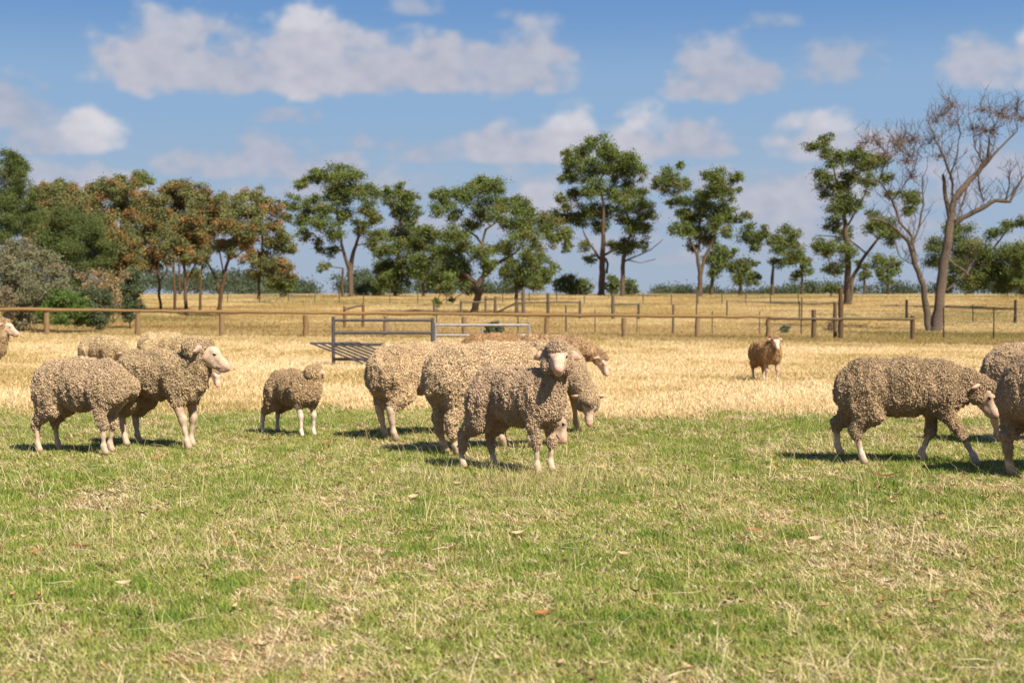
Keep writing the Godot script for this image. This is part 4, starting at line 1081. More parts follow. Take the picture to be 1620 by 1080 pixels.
		"c": [[-0.65,1.57,0.37],[-0.13,1.65,0.42],[0.39,1.57,0.4],[0.83,1.39,0.33],[-0.39,1.13,0.38],[0.22,1.05,0.38],[0.74,0.96,0.33],[-0.04,0.65,0.3],[-0.74,0.96,0.3]]},
	{"n": "saltbush", "l": "dark grey-green shrub low behind the rail fence", "g": "shrubs behind the rail fence", "cat": "shrub", "k": "saltbush", "x": -19.58, "d": 67.0,
		"t": [[[0.0,0.48,0.044],[0.04,0.97,0.035],[0.0,1.41,0.026]],[[0.0,0.53,0.035],[-0.31,0.97,0.026],[-0.53,1.32,0.018]],[[0.0,0.53,0.035],[0.35,0.92,0.026],[0.53,1.32,0.018]]],
		"c": [[-0.22,1.85,0.35],[0.22,1.67,0.37],[-0.13,1.32,0.42],[0.4,1.14,0.35],[-0.4,0.97,0.39],[0.13,0.79,0.39],[-0.66,0.7,0.32],[0.4,0.61,0.26],[-0.13,0.48,0.23]]},
	{"n": "dry_shrub", "l": "dry straw-brown shrub of bare twigs below the feathery tree", "g": "shrubs behind the rail fence", "cat": "shrub", "k": "twig", "x": -19.95, "d": 71.0,
		"t": [[[0.0,0.41,0.047],[0.05,0.92,0.037],[0.0,1.39,0.028]],[[0.0,0.45,0.037],[-0.33,0.92,0.028],[-0.56,1.29,0.019]],[[0.0,0.45,0.037],[0.37,0.87,0.028],[0.56,1.29,0.019]]],
		"c": [[-0.93,2.88,0.34],[-0.47,2.79,0.37],[0.0,2.51,0.41],[-0.56,2.23,0.41],[0.19,1.95,0.41],[-0.19,1.57,0.41],[0.37,2.88,0.32],[0.19,1.29,0.34],[-1.12,2.32,0.34],[-1.4,2.79,0.28]]},
	{"n": "dark_shrub", "l": "upright dark shrub right of the dry brown shrub", "g": "shrubs behind the rail fence", "cat": "shrub", "k": "saltbush", "x": -19.92, "d": 74.0,
		"t": [[[0.0,-0.1,0.049],[0.05,0.87,0.039],[0.0,1.36,0.029]],[[0.0,0.38,0.039],[-0.34,0.87,0.029],[-0.58,1.26,0.019]],[[0.0,0.38,0.039],[0.39,0.82,0.029],[0.58,1.26,0.019]]],
		"c": [[0.0,2.72,0.39],[-0.29,2.23,0.35],[0.29,2.23,0.37],[0.0,1.65,0.41],[0.29,1.26,0.35],[-0.19,1.16,0.33],[0.0,0.72,0.25],[0.29,2.91,0.29]]},
	{"n": "bush", "l": "round dark bush just left of the tallest gum's trunk", "g": "round bushes on the skyline", "cat": "bush", "k": "green", "x": 9.29, "d": 215.0,
		"t": [[[0.0,-0.1,0.09],[0.0,0.63,0.06],[0.09,1.08,0.03]]],
		"c": [[-1.8,1.53,1.02],[-0.3,1.83,1.14],[1.2,1.53,1.08],[2.1,1.08,0.72],[-0.9,0.93,0.9],[0.75,0.78,0.84]]},
	{"n": "bush", "l": "rounded bush between the trunks of the tallest gum and its neighbour", "g": "round bushes on the skyline", "cat": "bush", "k": "green", "x": 15.15, "d": 215.0,
		"t": [[[0.0,-0.1,0.09],[0.0,0.63,0.06],[0.09,1.08,0.03]]],
		"c": [[0.0,2.13,0.96],[0.15,1.08,0.84],[-0.6,1.38,0.66]]},
	{"n": "bush", "l": "small pale bush right of the bare-branched gum", "g": "round bushes on the skyline", "cat": "bush", "k": "green", "x": 18.43, "d": 220.0,
		"t": [[[0.0,-0.1,0.092],[0.0,0.61,0.062],[0.09,1.07,0.031]]],
		"c": [[-0.31,1.84,0.74],[0.46,0.92,0.68],[-0.46,0.76,0.62]]},
	{"n": "bush", "l": "low green bush right of the leftmost paddock gum's trunk", "g": "round bushes on the skyline", "cat": "bush", "k": "green", "x": -20.71, "d": 210.0,
		"t": [[[0.0,-0.1,0.083],[0.0,0.35,0.055],[0.08,0.77,0.028]]],
		"c": [[-1.66,1.04,0.77],[-0.28,1.32,0.83],[1.11,1.04,0.83],[-0.83,0.63,0.72],[0.55,0.55,0.66]]},
	{"n": "bush", "l": "pale grey bush at the foot of the wood's right end", "g": "round bushes on the skyline", "cat": "bush", "k": "green", "x": -26.92, "d": 165.0,
		"t": [[[0.0,0.37,0.065],[0.0,0.87,0.043],[0.07,1.19,0.022]]],
		"c": [[-0.22,3.79,0.78],[0.43,2.71,0.87],[-0.65,2.28,0.78],[1.09,2.06,0.65],[0.22,1.63,0.74]]},
	{"n": "bush", "l": "small bright bush left of the green gum's pale trunk", "g": "round bushes on the skyline", "cat": "bush", "k": "green", "x": 42.62, "d": 190.0,
		"t": [[[0.0,-0.1,0.099],[0.0,0.91,0.066],[0.1,1.4,0.033]]],
		"c": [[-0.49,1.17,0.53],[0.16,1.34,0.59],[0.76,1.08,0.46]]},
	{"n": "bush", "l": "small green bush seen through the light steel panel", "g": "", "cat": "bush", "k": "saltbush", "x": -0.94, "d": 72.1,
		"t": [[[0.0,-0.1,0.028],[0.0,0.14,0.019],[0.03,0.28,0.009]]],
		"c": [[-0.24,0.38,0.21],[0.09,0.47,0.23],[0.28,0.28,0.17],[-0.09,0.19,0.19]]},
	{"n": "bush", "l": "tiny grey-green bush in the far field near the lone sheep", "g": "", "cat": "bush", "k": "saltbush", "x": 15.40, "d": 80.2,
		"t": [[[0.0,-0.1,0.042],[0.0,0.21,0.028],[0.04,0.42,0.014]]],
		"c": [[-0.11,0.25,0.14],[0.1,0.28,0.17],[0.0,0.14,0.14]]},
	{"n": "bush", "l": "brown dry bush between the dark gate posts", "g": "", "cat": "bush", "k": "twig", "x": 18.73, "d": 83.8,
		"t": [[[0.0,-0.1,0.043],[0.0,0.22,0.029],[0.04,0.43,0.014]]],
		"c": [[-0.14,0.52,0.2],[0.14,0.59,0.23],[0.0,0.23,0.23],[-0.22,0.16,0.14],[0.22,0.16,0.14]]},
]

func wiggle(a: Vector3, b: Vector3, sag: float) -> Vector3:
	var d := a.distance_to(b)
	return a.lerp(b, 0.5) + Vector3(rng.randf_range(-0.12, 0.12), sag, rng.randf_range(-0.12, 0.12)) * d

func make_tree(T: Dictionary, index: int) -> void:
	rng.seed = 1000 + index * 17
	var root := thing(T.n, T.l, T.cat, on_ground(T.x, T.d), 0.0, T.g)
	var kind: String = T.k
	var dist: float = T.d
	var px := dist / 1422.0
	var bark := {"green": Color(0.26, 0.2, 0.145), "rust": Color(0.26, 0.17, 0.105), "pine": Color(0.16, 0.12, 0.09), "dead": Color(0.28, 0.225, 0.18), "grey": Color(0.3, 0.24, 0.18), "bright": Color(0.16, 0.12, 0.07), "saltbush": Color(0.17, 0.14, 0.1), "twig": Color(0.36, 0.27, 0.17)}
	var bc: Color = bark[kind]
	var wood := MB.new()
	var sk := []      # skeleton points: position, radius
	var first := true
	for t in T.t:
		var pts := []
		var rad := []
		var zz := 0.0
		var drift := 0.0 if first else rng.randf_range(-0.25, 0.25)
		for p in t:
			if pts.size() > 0:
				var step := Vector2(p[0] - pts[-1].x, p[1] - pts[-1].y).length()
				zz += step * (drift + rng.randf_range(-0.18, 0.18))
			elif not first and sk.size():
				# start on the limb it grows from
				var best := 1e9
				for e in sk:
					var q: float = Vector2(e[0].x - p[0], e[0].y - p[1]).length()
					if q < best:
						best = q
						zz = e[0].z
			pts.append(Vector3(p[0], p[1], zz))
			rad.append(maxf(p[2] * (0.85 if kind == "dead" else 1.0), px * 0.35))
		# finer points with a little crookedness
		var fp := []
		var fr := []
		for k in pts.size() - 1:
			for e in 3:
				var f := e / 3.0
				var q: Vector3 = pts[k].lerp(pts[k + 1], f)
				if e > 0:
					q += Vector3(rng.randf_range(-1, 1), 0, rng.randf_range(-1, 1)) * pts[k].distance_to(pts[k + 1]) * 0.035
				fp.append(q)
				fr.append(lerpf(rad[k], rad[k + 1], f) * rng.randf_range(0.93, 1.07))
		fp.append(pts[-1])
		fr.append(rad[-1] * 0.8)
		if first and T.cat == "tree":
			fr[0] *= 1.35
		wood.tube(fp, fr, 8 if dist < 120.0 else 6, bc.lerp(Color(bc.r * 1.25, bc.g * 1.2, bc.b * 1.15), rng.randf()))
		for k in fp.size():
			sk.append([fp[k], fr[k]])
		first = false
	# clumps of foliage, nearest first, each on a limb of its own
	var wmax := 0.1
	for c in T.c:
		wmax = maxf(wmax, absf(c[0]) + c[2])
	var cl := []
	for c in T.c:
		var z := rng.randf_range(-1.0, 1.0) * 0.55 * sqrt(maxf(0.08, wmax * wmax - c[0] * c[0]))
		cl.append([Vector3(c[0], c[1], z), c[2]])
	var base_pt: Vector3 = sk[sk.size() / 3][0]
	cl.sort_custom(func(a, b): return a[0].distance_to(base_pt) < b[0].distance_to(base_pt))
	var leaves := MB.new()
	var L := maxf(0.05, px * (1.5 if kind != "pine" else 1.45))
	var dense := 33.0
	var slim := 0.54
	match kind:
		"dead": dense = 2.4
		"twig": dense = 6.0
		"grey": dense = 24.0
		"pine": dense = 55.0; slim = 0.28
		"bright", "saltbush": dense = 40.0
		"rust": dense = 42.0
	for c in cl:
		var at: Vector3 = c[0]
		var r: float = c[1] * (1.25 if kind == "rust" or kind == "pine" else (1.2 if kind != "dead" else 1.0))
		var best := 1e9
		var from: Array = sk[0]
		for e in sk:
			var q: Vector3 = e[0]
			var cost := q.distance_to(at) + maxf(0.0, q.y - at.y) * 1.2
			if q.y < 0.25 * at.y:
				cost += 0.3 * (at.y - q.y)
			if cost < best:
				best = cost
				from = e
		var a: Vector3 = from[0]
		var rr := clampf(a.distance_to(at) * 0.022 + px * 0.3, px * 0.3, from[1] * 0.75)
		var m1 := wiggle(a, at, 0.06)
		var pts := [a, a.lerp(m1, 0.55) + Vector3(0, 0.02, 0), m1, m1.lerp(at, 0.55), at]
		wood.tube(pts, [rr, rr * 0.9, rr * 0.75, rr * 0.6, rr * 0.4], 5, bc, false)
		for e in [2, 3, 4]:
			sk.append([pts[e], rr * 0.6])
		if kind == "dead":
			r *= 1.35
		var subs := 11 if kind != "dead" else 14
		var per := maxi(2, int(dense * pow(r / L, 2.0) / subs))
		for sc in subs:
			var u := Vector3(rng.randfn(), rng.randfn() * 0.85, rng.randfn()).normalized() * pow(rng.randf(), 0.45) * r * 1.0
			var cc := at + u
			var tw := at + u * 0.45 + Vector3(0, 0.05 * r, 0)
			var tr := px * (0.16 if kind != "dead" else 0.2)
			if kind == "dead" or kind == "twig" or kind == "grey":
				# bare twigs fanning out
				for e in 4:
					var ee := cc + Vector3(rng.randfn(), rng.randfn() + 0.35, rng.randfn()) * r * 0.4
					wood.tube([at.lerp(a, 0.15), tw, ee], [tr, tr * 0.7, tr * 0.4], 3, bc, false)
			else:
				wood.tube([at, tw, cc], [tr * 1.3, tr, tr * 0.6], 3, bc, false)
			var sr := r * rng.randf_range(0.36, 0.58)
			var tone := rng.randf_range(0.85, 1.3)
			var rusty := rng.randf()
			for e in per:
				var o := Vector3(rng.randfn(), rng.randfn() * 0.7, rng.randfn()) * sr * 0.62
				var p := cc + o
				var col: Color
				match kind:
					"green": col = Color(0.11, 0.138, 0.04) if rusty < 0.85 else Color(0.14, 0.135, 0.048)
					"pine": col = Color(0.095, 0.12, 0.04)
					"rust": col = Color(0.145, 0.15, 0.06) if rusty < 0.7 else Color(0.23, 0.14, 0.055)
					"dead": col = Color(0.21, 0.125, 0.085)
					"grey": col = Color(0.165, 0.165, 0.095) if rusty < 0.7 else Color(0.21, 0.17, 0.11)
					"bright": col = Color(0.09, 0.135, 0.035)
					"saltbush": col = Color(0.085, 0.105, 0.055)
					_: col = Color(0.30, 0.22, 0.12)
				col = col * (tone * rng.randf_range(0.75, 1.3))
				var dir := Vector3(rng.randfn(), rng.randfn() - (0.9 if kind != "pine" and kind != "bright" else -0.4), rng.randfn()).normalized()
				var side := dir.cross(Vector3(rng.randfn(), rng.randfn(), rng.randfn())).normalized() * L * slim * rng.randf_range(0.7, 1.2)
				var h := dir * L * rng.randf_range(0.6, 1.25)
				leaves.quad(p - h * 0.5, p + side - h * 0.05, p + h * 0.5, p - side - h * 0.05, col)
	if kind == "dead":
		# bare twigs along the thinner limbs
		for e in sk.duplicate():
			var q: Vector3 = e[0]
			if e[1] > 0.3 or q.y < 3.2:
				continue
			for n in (2 if rng.randf() < 0.35 else 1):
				var up := Vector3(rng.randfn() * 0.6, 1.0 + rng.randf() * 0.4, rng.randfn() * 0.6).normalized() * rng.randf_range(0.7, 1.6)
				var m1 := q + up * 0.5 + Vector3(rng.randfn(), 0, rng.randfn()) * 0.12
				var tip := q + up
				wood.tube([q, m1, tip], [px * 0.34, px * 0.24, px * 0.12], 4, bc, false)
				for f in 4:
					var g := m1.lerp(tip, rng.randf())
					wood.tube([g, g + Vector3(rng.randfn() * 0.25, 0.15 + rng.randf() * 0.4, rng.randfn() * 0.25)], [px * 0.16, px * 0.08], 3, bc, false)
	tris += (wood.i.size() + leaves.i.size()) / 3
	part("trunk", wood.mesh(), M.bark, root)
	part("crown", leaves.mesh(), M.leaf, root)

func make_far_wood() -> void:
	rng.seed = 404
	var b := MB.new()
	for run in [[-62.0, 6.0, 300.0, 6.2, 420], [-70.0, -20.0, 270.0, 5.2, 130], [34.0, 75.0, 330.0, 3.0, 200], [60.0, 150.0, 300.0, 3.4, 240], [-150.0, -60.0, 290.0, 6.5, 300]]:
		for k in run[4]:
			var x: float = rng.randf_range(run[0], run[1])
			var d: float = run[2] + rng.randf_range(-14.0, 14.0)
			var g := lie(x, d)
			var swell := patch.get_noise_2d(x * 0.22, 7.0) + 0.6 * patch.get_noise_2d(x * 0.7, 17.0)
			if swell < -0.38:
				continue
			var top: float = run[3] * clampf(0.62 + 0.75 * swell, 0.2, 1.5) * rng.randf_range(0.4, 1.05)
			var c := Vector3(x, g + top * 0.75, -d)
			var r := rng.randf_range(0.9, 1.7)
			var tone := rng.randf_range(0.7, 1.2)
			for e in 80:
				var p := c + Vector3(rng.randfn(), rng.randfn() * 0.8, rng.randfn()) * r * 0.6
				p.y = maxf(p.y, g + 0.1)
				var dir := Vector3(rng.randfn(), rng.randfn(), rng.randfn()).normalized()
				var side := dir.cross(Vector3(rng.randfn(), rng.randfn(), rng.randfn())).normalized() * 0.17
				var h := dir * 0.19
				b.quad(p - h, p + side, p + h, p - side, Color(0.075, 0.095, 0.055) * tone)
	var o := part("distant_woodland", b.mesh(), M.leaf, self)
	o.set_meta("kind", "stuff")
	tag(o, "low dark line of distant woodland along the skyline", "woodland")

# ------------------------------------------------------------------ fences
func pole(parent: Node, called: String, a: Vector3, b: Vector3, ra: float, rb: float, mat: Material, col: Color, knots := 0.0, sides := 9) -> MeshInstance3D:
	var m := MB.new()
	var pts := []
	var rad := []
	var n := 7 if knots > 0.0 else 1
	for k in n + 1:
		var f := float(k) / n
		var p := a.lerp(b, f)
		var q := 1.0
		if knots > 0.0 and k > 0 and k < n:
			p += Vector3(rng.randf_range(-1, 1), rng.randf_range(-1, 1), rng.randf_range(-1, 1)) * knots
			q = rng.randf_range(0.88, 1.12)
		pts.append(p)
		rad.append(lerpf(ra, rb, f) * q)
	# bevelled ends
	var dir := (b - a).normalized()
	pts.push_front(a - dir * ra * 0.25); rad.push_front(ra * 0.72)
	pts.push_back(b + dir * rb * 0.25); rad.push_back(rb * 0.72)
	m.tube(pts, rad, sides, col)
	return part(called, m.mesh(), mat, parent)

func log_fence() -> void:
	rng.seed = 88
	# posts along a slightly receding line, ground x and distance
	var spots := []
	for px in [-190.0, -62.0, 73.0, 217.0, 350.0, 483.0, 610.0, 735.0, 865.0, 988.0, 1104.0, 1216.0]:
		var u: float = (px - 810.0) / 2250.0
		# the line runs from (-20.4, 62.3) to (12.9, 71.6)
		var t: float = (-20.4 - u * 62.3) / (u * 9.3 - 33.3)
		spots.append(Vector2(-20.4 + 33.3 * t, 62.3 + 9.3 * t))
	var mid: Vector2 = spots[5]
	var root := thing("log_rail_fence", "low round-log rail fence crossing the whole field behind the sheep", "fence", on_ground(mid.x, mid.y))
	var tops := []
	for s in spots:
		var g := on_ground(s.x, s.y) - root.position
		var c := Color(0.50, 0.36, 0.23).lerp(Color(0.46, 0.30, 0.15), rng.randf())
		pole(root, "post", g + Vector3(0, -0.25, 0), g + Vector3(rng.randf_range(-0.03, 0.03), 0.99, 0), 0.135, 0.12, M.timber, c, 0.012)
		tops.append(g + Vector3(0, 1.13 + rng.randf_range(-0.02, 0.02), 0))
	for k in tops.size() - 1:
		var c := Color(0.38, 0.245, 0.12).lerp(Color(0.48, 0.30, 0.13), rng.randf())
		var flip := k % 2 == 0
		pole(root, "rail", tops[k] + Vector3(-0.1, 0, 0.02), tops[k + 1] + Vector3(0.1, 0, -0.02), 0.085 if flip else 0.062, 0.062 if flip else 0.085, M.timber, c, 0.02)

func post_fence(called: String, label: String, posts: Array, rails: Array, col: Color, rad: float, wires: Array, group := "") -> Node3D:
	# posts: x, d, height, radius factor; rails: from post, to post, height
	var root := thing(called, label, "fence", on_ground(posts[0][0], posts[0][1]), 0.0, group)
	var foot := []
	for p in posts:
		var g := on_ground(p[0], p[1]) - root.position
		foot.append(g)
		pole(root, "post", g + Vector3(0, -0.2, 0), g + Vector3(rng.randf_range(-0.03, 0.03), p[2], 0), rad * p[3], rad * p[3] * 0.9, M.timber, col.lerp(col * 1.3, rng.randf()), 0.006 if rad > 0.05 else 0.0, 7)
	for r in rails:
		var lift := Vector3(0, r[2], rad * 0.5 + 0.03)
		pole(root, "rail", foot[r[0]] + lift, foot[r[1]] + lift + Vector3(0, r[3] if r.size() > 3 else 0.0, 0), 0.075, 0.065, M.timber, col.lerp(Color(0.33, 0.25, 0.18), 0.6), 0.015, 7)
	for y in wires:
		for k in foot.size() - 1:
			pole(root, "wire", foot[k] + Vector3(0, y, 0), foot[k + 1] + Vector3(0, y, 0), 0.008, 0.008, M.steel, Color(0.35, 0.33, 0.3), 0.0, 4)
	return root

func panel(label: String, at: Vector3, turn: float, wide: float, uprights: Array, rails: Array, r: float, col: Color) -> Node3D:
	var root := thing("steel_stock_panel", label, "fence panel", at, turn, "steel stock panels")
	for u in uprights:
		pole(root, "upright", Vector3(u[0], u[1], 0), Vector3(u[0], u[2], 0), r * u[3], r * u[3], M.steel, col * 1.1, 0.0, 10)
	for y in rails:
		pole(root, "rail", Vector3(0.02, y, 0.004), Vector3(wide - 0.02, y, 0.004), r, r, M.steel, col, 0.0, 10)
	return root

func make_fences() -> void:
	log_fence()
	var dark := Color(0.24, 0.165, 0.1)
	var grey := Color(0.22, 0.18, 0.14)
	var X := func(px: float, d: float) -> float: return (px - 810.0) / 2250.0 * d
	post_fence("timber_rail_fence", "dark weathered post and rail stretch with one tall gate post, right of the log fence", [[X.call(1216, 72.4), 72.4, 1.1, 0.6], [X.call(1288, 72.0), 72.0, 1.5, 0.95], [X.call(1322, 72.5), 72.5, 1.9, 0.7], [X.call(1331, 71.9), 71.9, 2.6, 0.9], [X.call(1445, 72.6), 72.6, 1.25, 0.85]], [[0, 1, 1.06], [1, 3, 1.06], [3, 4, 1.1]], dark, 0.15, [])
	var thin := []
	for q in [[690, 1.3, 1.0], [820, 1.35, 1.3], [896, 1.5, 1.5], [942, 1.3, 0.8], [1008, 1.2, 0.8], [1065, 1.6, 1.9], [1102, 2.6, 1.0], [1127, 1.3, 0.8], [1202, 1.3, 0.8], [1268, 2.1, 1.3]]:
		var d: float = 76.0 + (q[0] - 690.0) * 0.004
		thin.append([X.call(q[0], d), d, q[1], q[2]])
	post_fence("wire_fence", "thin post and wire fence close behind the log rail fence", thin, [], grey, 0.038, [0.35, 0.7, 1.05], "wire fences")
	post_fence("wire_fence", "steel-picket wire fence right of the big bare tree", [[X.call(1494, 74.0), 74.0, 1.7, 0.8], [X.call(1573, 74.5), 74.5, 1.7, 0.8], [X.call(1660, 75.0), 75.0, 1.7, 0.8]], [], Color(0.08, 0.07, 0.06), 0.045, [0.5, 0.9, 1.3], "wire fences")
	post_fence("wire_fence", "paddock fence with dark posts behind the big bare tree", [[X.call(1150, 106.0), 106.0, 1.4, 0.8], [X.call(1265, 106.0), 106.0, 1.4, 0.8], [X.call(1435, 105.0), 105.0, 1.6, 1.5], [X.call(1540, 105.0), 105.0, 1.3, 0.7], [X.call(1607, 104.0), 104.0, 1.7, 1.6], [X.call(1700, 104.0), 104.0, 1.5, 1.0]], [], Color(0.1, 0.08, 0.065), 0.07, [0.6, 1.0, 1.35], "wire fences")
	var row := []
	for k in 22:
		row.append([-30.0 + k * 2.9, 150.0 + 4.0 * sin(k * 0.7), 1.3 + 0.2 * sin(k * 2.3), 1.0])
	post_fence("wire_fence", "faint row of thin posts far across the paddock left of the tallest gum", row, [], grey, 0.06, [0.6, 1.1], "wire fences")
	post_fence("stock_yard_rails", "old timber yard rails beside the leaning gum's trunk", [[X.call(687, 103.0), 103.0, 1.1, 1.0], [X.call(729, 104.0), 104.0, 1.2, 1.0], [X.call(768, 105.0), 105.0, 1.5, 0.9], [X.call(783, 105.0), 105.0, 1.5, 1.2], [X.call(817, 104.0), 104.0, 1.3, 1.4], [X.call(828, 104.0), 104.0, 2.1, 1.4], [X.call(867, 104.5), 104.5, 1.8, 1.4]], [[0, 1, 0.25], [1, 2, 1.1], [2, 3, 1.35], [4, 5, 1.1], [5, 6, 1.15], [3, 4, 0.3, 0.8]], grey, 0.1, [], "timber yard rails")
	post_fence("stock_yard_rails", "old timber yard rails in front of the tallest gum", [[X.call(867, 101.0), 101.0, 1.7, 1.2], [X.call(918, 101.5), 101.5, 1.35, 1.1], [X.call(970, 101.0), 101.0, 1.9, 1.4], [X.call(1011, 102.0), 102.0, 1.2, 1.0]], [[0, 1, 1.25], [2, 3, 1.15]], grey, 0.1, [], "timber yard rails")
	post_fence("small_hitching_frame", "small brown frame with one bar behind the log rail fence", [[X.call(545, 80.0), 80.0, 1.25, 1.0], [X.call(574, 80.5), 80.5, 1.45, 1.0]], [[0, 1, 1.1, 0.25]], Color(0.3, 0.17, 0.08), 0.09, [])
	# steel panels in the dry field
	var g := on_ground(-4.0, 31.8)
	panel("dark grey steel stock panel with four rails standing in the dry field", g, 0.0, 2.22, [[0.0, -0.03, 1.07, 1.15], [2.22, -0.03, 1.05, 1.15]], [0.13, 0.46, 0.72, 1.0], 0.036, Color(0.2, 0.19, 0.19))
	panel("light galvanised steel panel with a middle upright, right of the dark one", on_ground(-1.72, 31.9), 0.03, 2.1, [[0.0, -0.03, 0.95, 1.0], [1.05, 0.45, 0.88, 0.8], [2.1, -0.03, 0.96, 1.0]], [0.45, 0.67, 0.9], 0.03, Color(0.6, 0.59, 0.6))
	# panel tipped over, one end held up
	var root := thing("steel_stock_panel", "tipped-over steel panel of parallel bars leaning on the dark grey panel", "fence panel", on_ground(-4.45, 31.5), 0.0, "steel stock panels")
	for k in 7:
		var f := k / 6.0
		var top := Vector3(f * 1.04, 0.49 + 0.01 * f, 0.0)
		pole(root, "bar", top, top + Vector3(1.36, -0.47, 0.75), 0.02, 0.02, M.steel, Color(0.2, 0.2, 0.21), 0.0, 8)
	pole(root, "end_rail", Vector3(-0.03, 0.49, 0), Vector3(1.07, 0.5, 0), 0.024, 0.024, M.steel, Color(0.2, 0.2, 0.21), 0.0, 8)
	pole(root, "end_rail", Vector3(1.33, 0.022, 0.75), Vector3(2.43, 0.03, 0.75), 0.024, 0.024, M.steel, Color(0.2, 0.2, 0.21), 0.0, 8)

# ------------------------------------------------------------------ litter on the turf
func leaf_mesh(l: float, w: float, curlup: float, col: Color) -> ArrayMesh:
	var b := MB.new()
	var top := []
	for k in 9:
		var f := k / 8.0
		var hw := w * pow(sin(PI * clampf(f * 0.94 + 0.03, 0.0, 1.0)), 0.8) * 0.5
		var x := (f - 0.5) * l
		var y := curlup * pow(absf(f - 0.45) * 2.0, 2.0) + 0.004
		var bow := 0.25 * l * (f - 0.5) * (f - 0.5)
		top.append([Vector3(x, y + hw * 0.35, bow - hw), Vector3(x, y, bow), Vector3(x, y + hw * 0.35, bow + hw)])
	for k in 8:
		for e in 2:
			b.quad(top[k][e + 1], top[k][e], top[k + 1][e], top[k + 1][e + 1], col)
			var t := Vector3(0, -0.0015, 0)
			b.quad(top[k][e] + t, top[k][e + 1] + t, top[k + 1][e + 1] + t, top[k + 1][e] + t, col * 0.9)
	return b.mesh()

func make_litter() -> void:
	rng.seed = 61
	var pale := Color(0.5, 0.36, 0.22)
	var orange := Color(0.33, 0.15, 0.06)
	var brown := Color(0.16, 0.075, 0.035)
	for q in [["pale round fallen leaf left of the tall stems by the nearest sheep", -0.62, 8.85, 0.075, 0.05, pale, 0.4], ["pale curled fallen leaf on the stems before the nearest sheep", -0.35, 9.5, 0.12, 0.04, pale, -0.5],
		["large pale fallen leaf alone on the right-hand turf", 1.57, 7.32, 0.095, 0.045, pale, 0.1], ["pale fallen leaf at the lower left of the turf", -1.7, 6.2, 0.09, 0.035, pale, 0.0],
		["orange curled fallen leaf near the bottom middle", 0.12, 5.62, 0.085, 0.03, orange, 0.15], ["orange fallen leaf low on the left", -2.35, 6.95, 0.06, 0.03, orange, 0.5],
		["dark brown strip of bark on the left turf", -2.17, 7.1, 0.13, 0.03, brown, -0.2], ["dark bark strip right of the open middle turf", 2.6, 9.9, 0.25, 0.03, brown, -0.25],
		["tan upright curled leaf right of the nearest sheep", 0.66, 10.4, 0.1, 0.05, pale.lerp(orange, 0.25), 0.3], ["narrow orange leaf on the right turf", 1.3, 7.6, 0.12, 0.025, orange, -0.1],
		["pale leaf in the middle of the turf", 0.03, 7.5, 0.085, 0.035, pale, 0.25], ["brown crumpled leaf left of the lamb's shadow", -1.6, 12.2, 0.1, 0.05, Color(0.3, 0.13, 0.06), 0.2],
		["small orange leaf left of the middle near the bottom", -0.96, 6.3, 0.05, 0.03, orange.lerp(pale, 0.3), 1.0], ["pale leaf near the right edge of the turf", 1.95, 7.6, 0.075, 0.03, pale, -0.6],
		["rusty bark flake in front of the bare-faced sheep", -2.75, 11.0, 0.13, 0.05, Color(0.3, 0.14, 0.06), 0.1], ["pale leaf on the turf right of the middle", 0.55, 6.9, 0.08, 0.03, pale, -0.3]]:
		var o := part(numbered("fallen_leaf" if not q[0].contains("bark") else "bark_strip"), leaf_mesh(q[3] * 0.85, q[4] * 0.8, q[3] * 0.16, q[5]), M.grass, self)
		o.position = on_ground(q[1], q[2]) + Vector3(0, 0.022, 0)
		o.rotation = Vector3(0.35, q[6], rng.randf_range(-0.15, 0.15))
		tag(o, q[0], "leaf" if not q[0].contains("bark") else "bark", "leaves and bark on the turf")

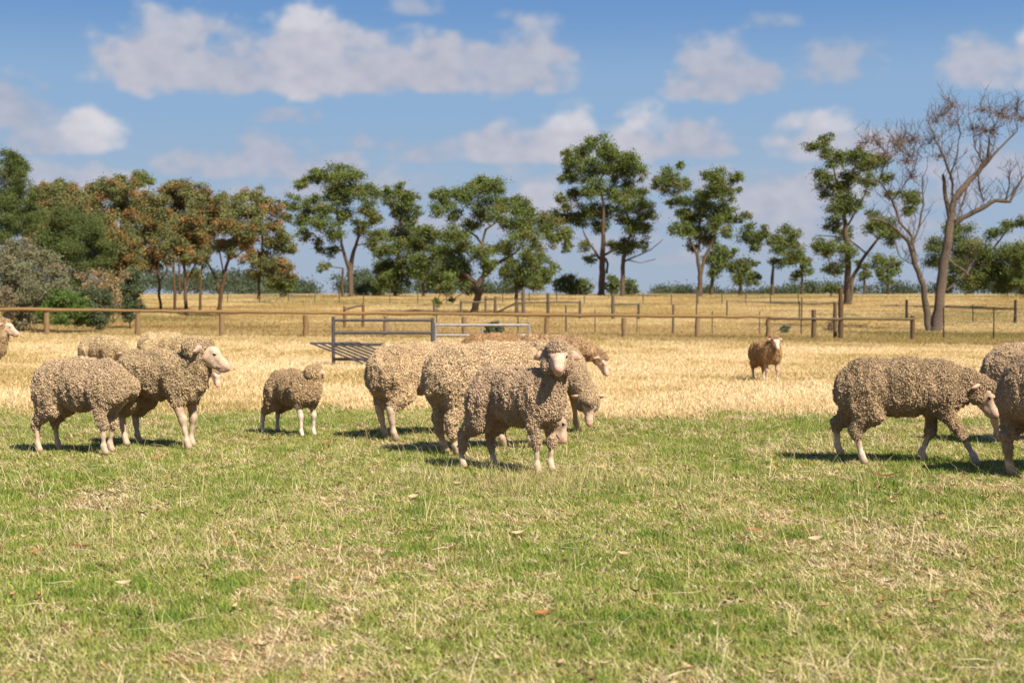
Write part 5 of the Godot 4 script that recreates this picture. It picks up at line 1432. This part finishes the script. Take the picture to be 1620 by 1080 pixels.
func scatter_litter() -> void:
	rng.seed = 73
	var bits := PackedFloat32Array()
	var straws := PackedFloat32Array()
	var dung := PackedFloat32Array()
	for k in 2600:
		var d := rng.randf_range(4.2, 16.0)
		var x := rng.randf_range(-0.38 * d - 1.0, 0.38 * d + 1.0)
		if rng.randf() > 0.35 + 1.2 * patch.get_noise_2d(x * 1.3 + 30.0, d * 1.3):
			continue
		var c := Color(0.52, 0.38, 0.22).lerp(Color(0.36, 0.17, 0.07), pow(rng.randf(), 1.5))
		if rng.randf() < 0.12:
			c = Color(0.13, 0.075, 0.04)
		put(bits, on_ground(x, d) + Vector3(0, rng.randf_range(0.008, 0.022), 0), rng.randf() * TAU, rng.randf_range(0.5, 1.2), rng.randf_range(0.7, 1.6), c)
	for k in 420:
		var d := rng.randf_range(4.2, 16.5)
		var x := rng.randf_range(-0.38 * d - 1.0, 0.38 * d + 1.0)
		put(straws, on_ground(x, d) + Vector3(0, rng.randf_range(0.014, 0.034), 0), rng.randf() * TAU, rng.randf_range(0.5, 1.3), rng.randf_range(0.6, 1.4), Color(0.56, 0.45, 0.25).lerp(Color(0.7, 0.6, 0.4), rng.randf()))
	for k in 130:
		var d := rng.randf_range(5.0, 16.0)
		var x := rng.randf_range(-0.38 * d - 1.0, 0.38 * d + 1.0)
		for e in rng.randi_range(4, 14):
			put(dung, on_ground(x + rng.randfn() * 0.05, d + rng.randfn() * 0.06) + Vector3(0, 0.012, 0), rng.randf() * TAU, rng.randf_range(0.7, 1.2), rng.randf_range(0.7, 1.2), Color(0.075, 0.055, 0.03) * rng.randf_range(0.7, 1.4))
	scatter("leaf_litter", "small dry leaf fragments strewn over the turf", leaf_mesh(0.045, 0.018, 0.008, Color.WHITE), bits)
	var b := MB.new()
	b.tube([Vector3(-0.07, 0, 0), Vector3(-0.02, 0.004, 0.006), Vector3(0.03, 0.002, 0.004), Vector3(0.075, 0.009, -0.012)], [0.0009, 0.0012, 0.001, 0.0006], 4, Color.WHITE)
	scatter("fallen_straw", "pale broken straw stalks lying on the turf", b.mesh(), straws)
	b = MB.new()
	b.tube([Vector3(-0.007, 0, 0), Vector3(-0.005, 0, 0), Vector3(0, 0, 0), Vector3(0.005, 0, 0), Vector3(0.007, 0, 0)], [0.001, 0.0045, 0.006, 0.0045, 0.001], 6, Color.WHITE)
	scatter("sheep_droppings", "small dark droppings scattered in patches on the turf", b.mesh(), dung)

func lap(what: String) -> void:
	print("%s, %d triangles, %d copies, %.1f s" % [what, tris, copies, (Time.get_ticks_msec() - t0) / 1000.0])

func _ready() -> void:
	t0 = Time.get_ticks_msec()
	# camera: a 50 mm lens at chest height, focused on the nearest sheep
	var cam := Camera3D.new()
	cam.name = "camera"
	add_child(cam)
	cam.position = Vector3(0, 1.3, 0)
	cam.rotation.x = -atan(74.0 / 2250.0)
	cam.fov = rad_to_deg(2.0 * atan(540.0 / 2250.0))
	cam.near = 0.1
	cam.far = 4000.0
	var lens := CameraAttributesPhysical.new()
	lens.frustum_focal_length = 50.0
	lens.frustum_focus_distance = 10.6
	lens.exposure_aperture = 3.6
	lens.frustum_far = 4000.0
	cam.attributes = lens
	cam.current = true
	var env := Environment.new()
	env.background_mode = Environment.BG_SKY
	var sky := Sky.new()
	sky.sky_material = make_sky()
	env.sky = sky
	env.background_energy_multiplier = 1.0
	env.tonemap_mode = Environment.TONE_MAPPER_LINEAR
	env.tonemap_exposure = EXPOSURE
	env.sdfgi_enabled = true
	env.ssao_enabled = true
	env.ssil_enabled = true
	var we := WorldEnvironment.new()
	we.name = "world_environment"
	we.environment = env
	add_child(we)
	var sun := DirectionalLight3D.new()
	sun.name = "sun"
	sun.light_energy = 1.6
	sun.light_color = Color(1.0, 0.955, 0.885)
	sun.light_angular_distance = 0.5
	sun.shadow_enabled = true
	add_child(sun)
	var el := deg_to_rad(SUN_EL)
	var az := deg_to_rad(SUN_AZ)
	sun.look_at_from_position(Vector3.ZERO, -Vector3(cos(el) * cos(az), sin(el), cos(el) * sin(az)), Vector3.UP)
	lap("sky")
	patch.seed = 21
	patch.noise_type = FastNoiseLite.TYPE_SIMPLEX_SMOOTH
	patch.frequency = 0.35
	patch.fractal_octaves = 3
	fine.seed = 22
	fine.noise_type = FastNoiseLite.TYPE_SIMPLEX_SMOOTH
	fine.frequency = 0.9
	fine.fractal_octaves = 2
	make_materials()
	make_ground()
	lap("ground")
	for k in TREES.size():
		make_tree(TREES[k], k)
	make_far_wood()
	lap("trees")
	make_fences()
	make_flock()
	lap("flock")
	make_grass()
	make_litter()
	scatter_litter()
	lap("grass")
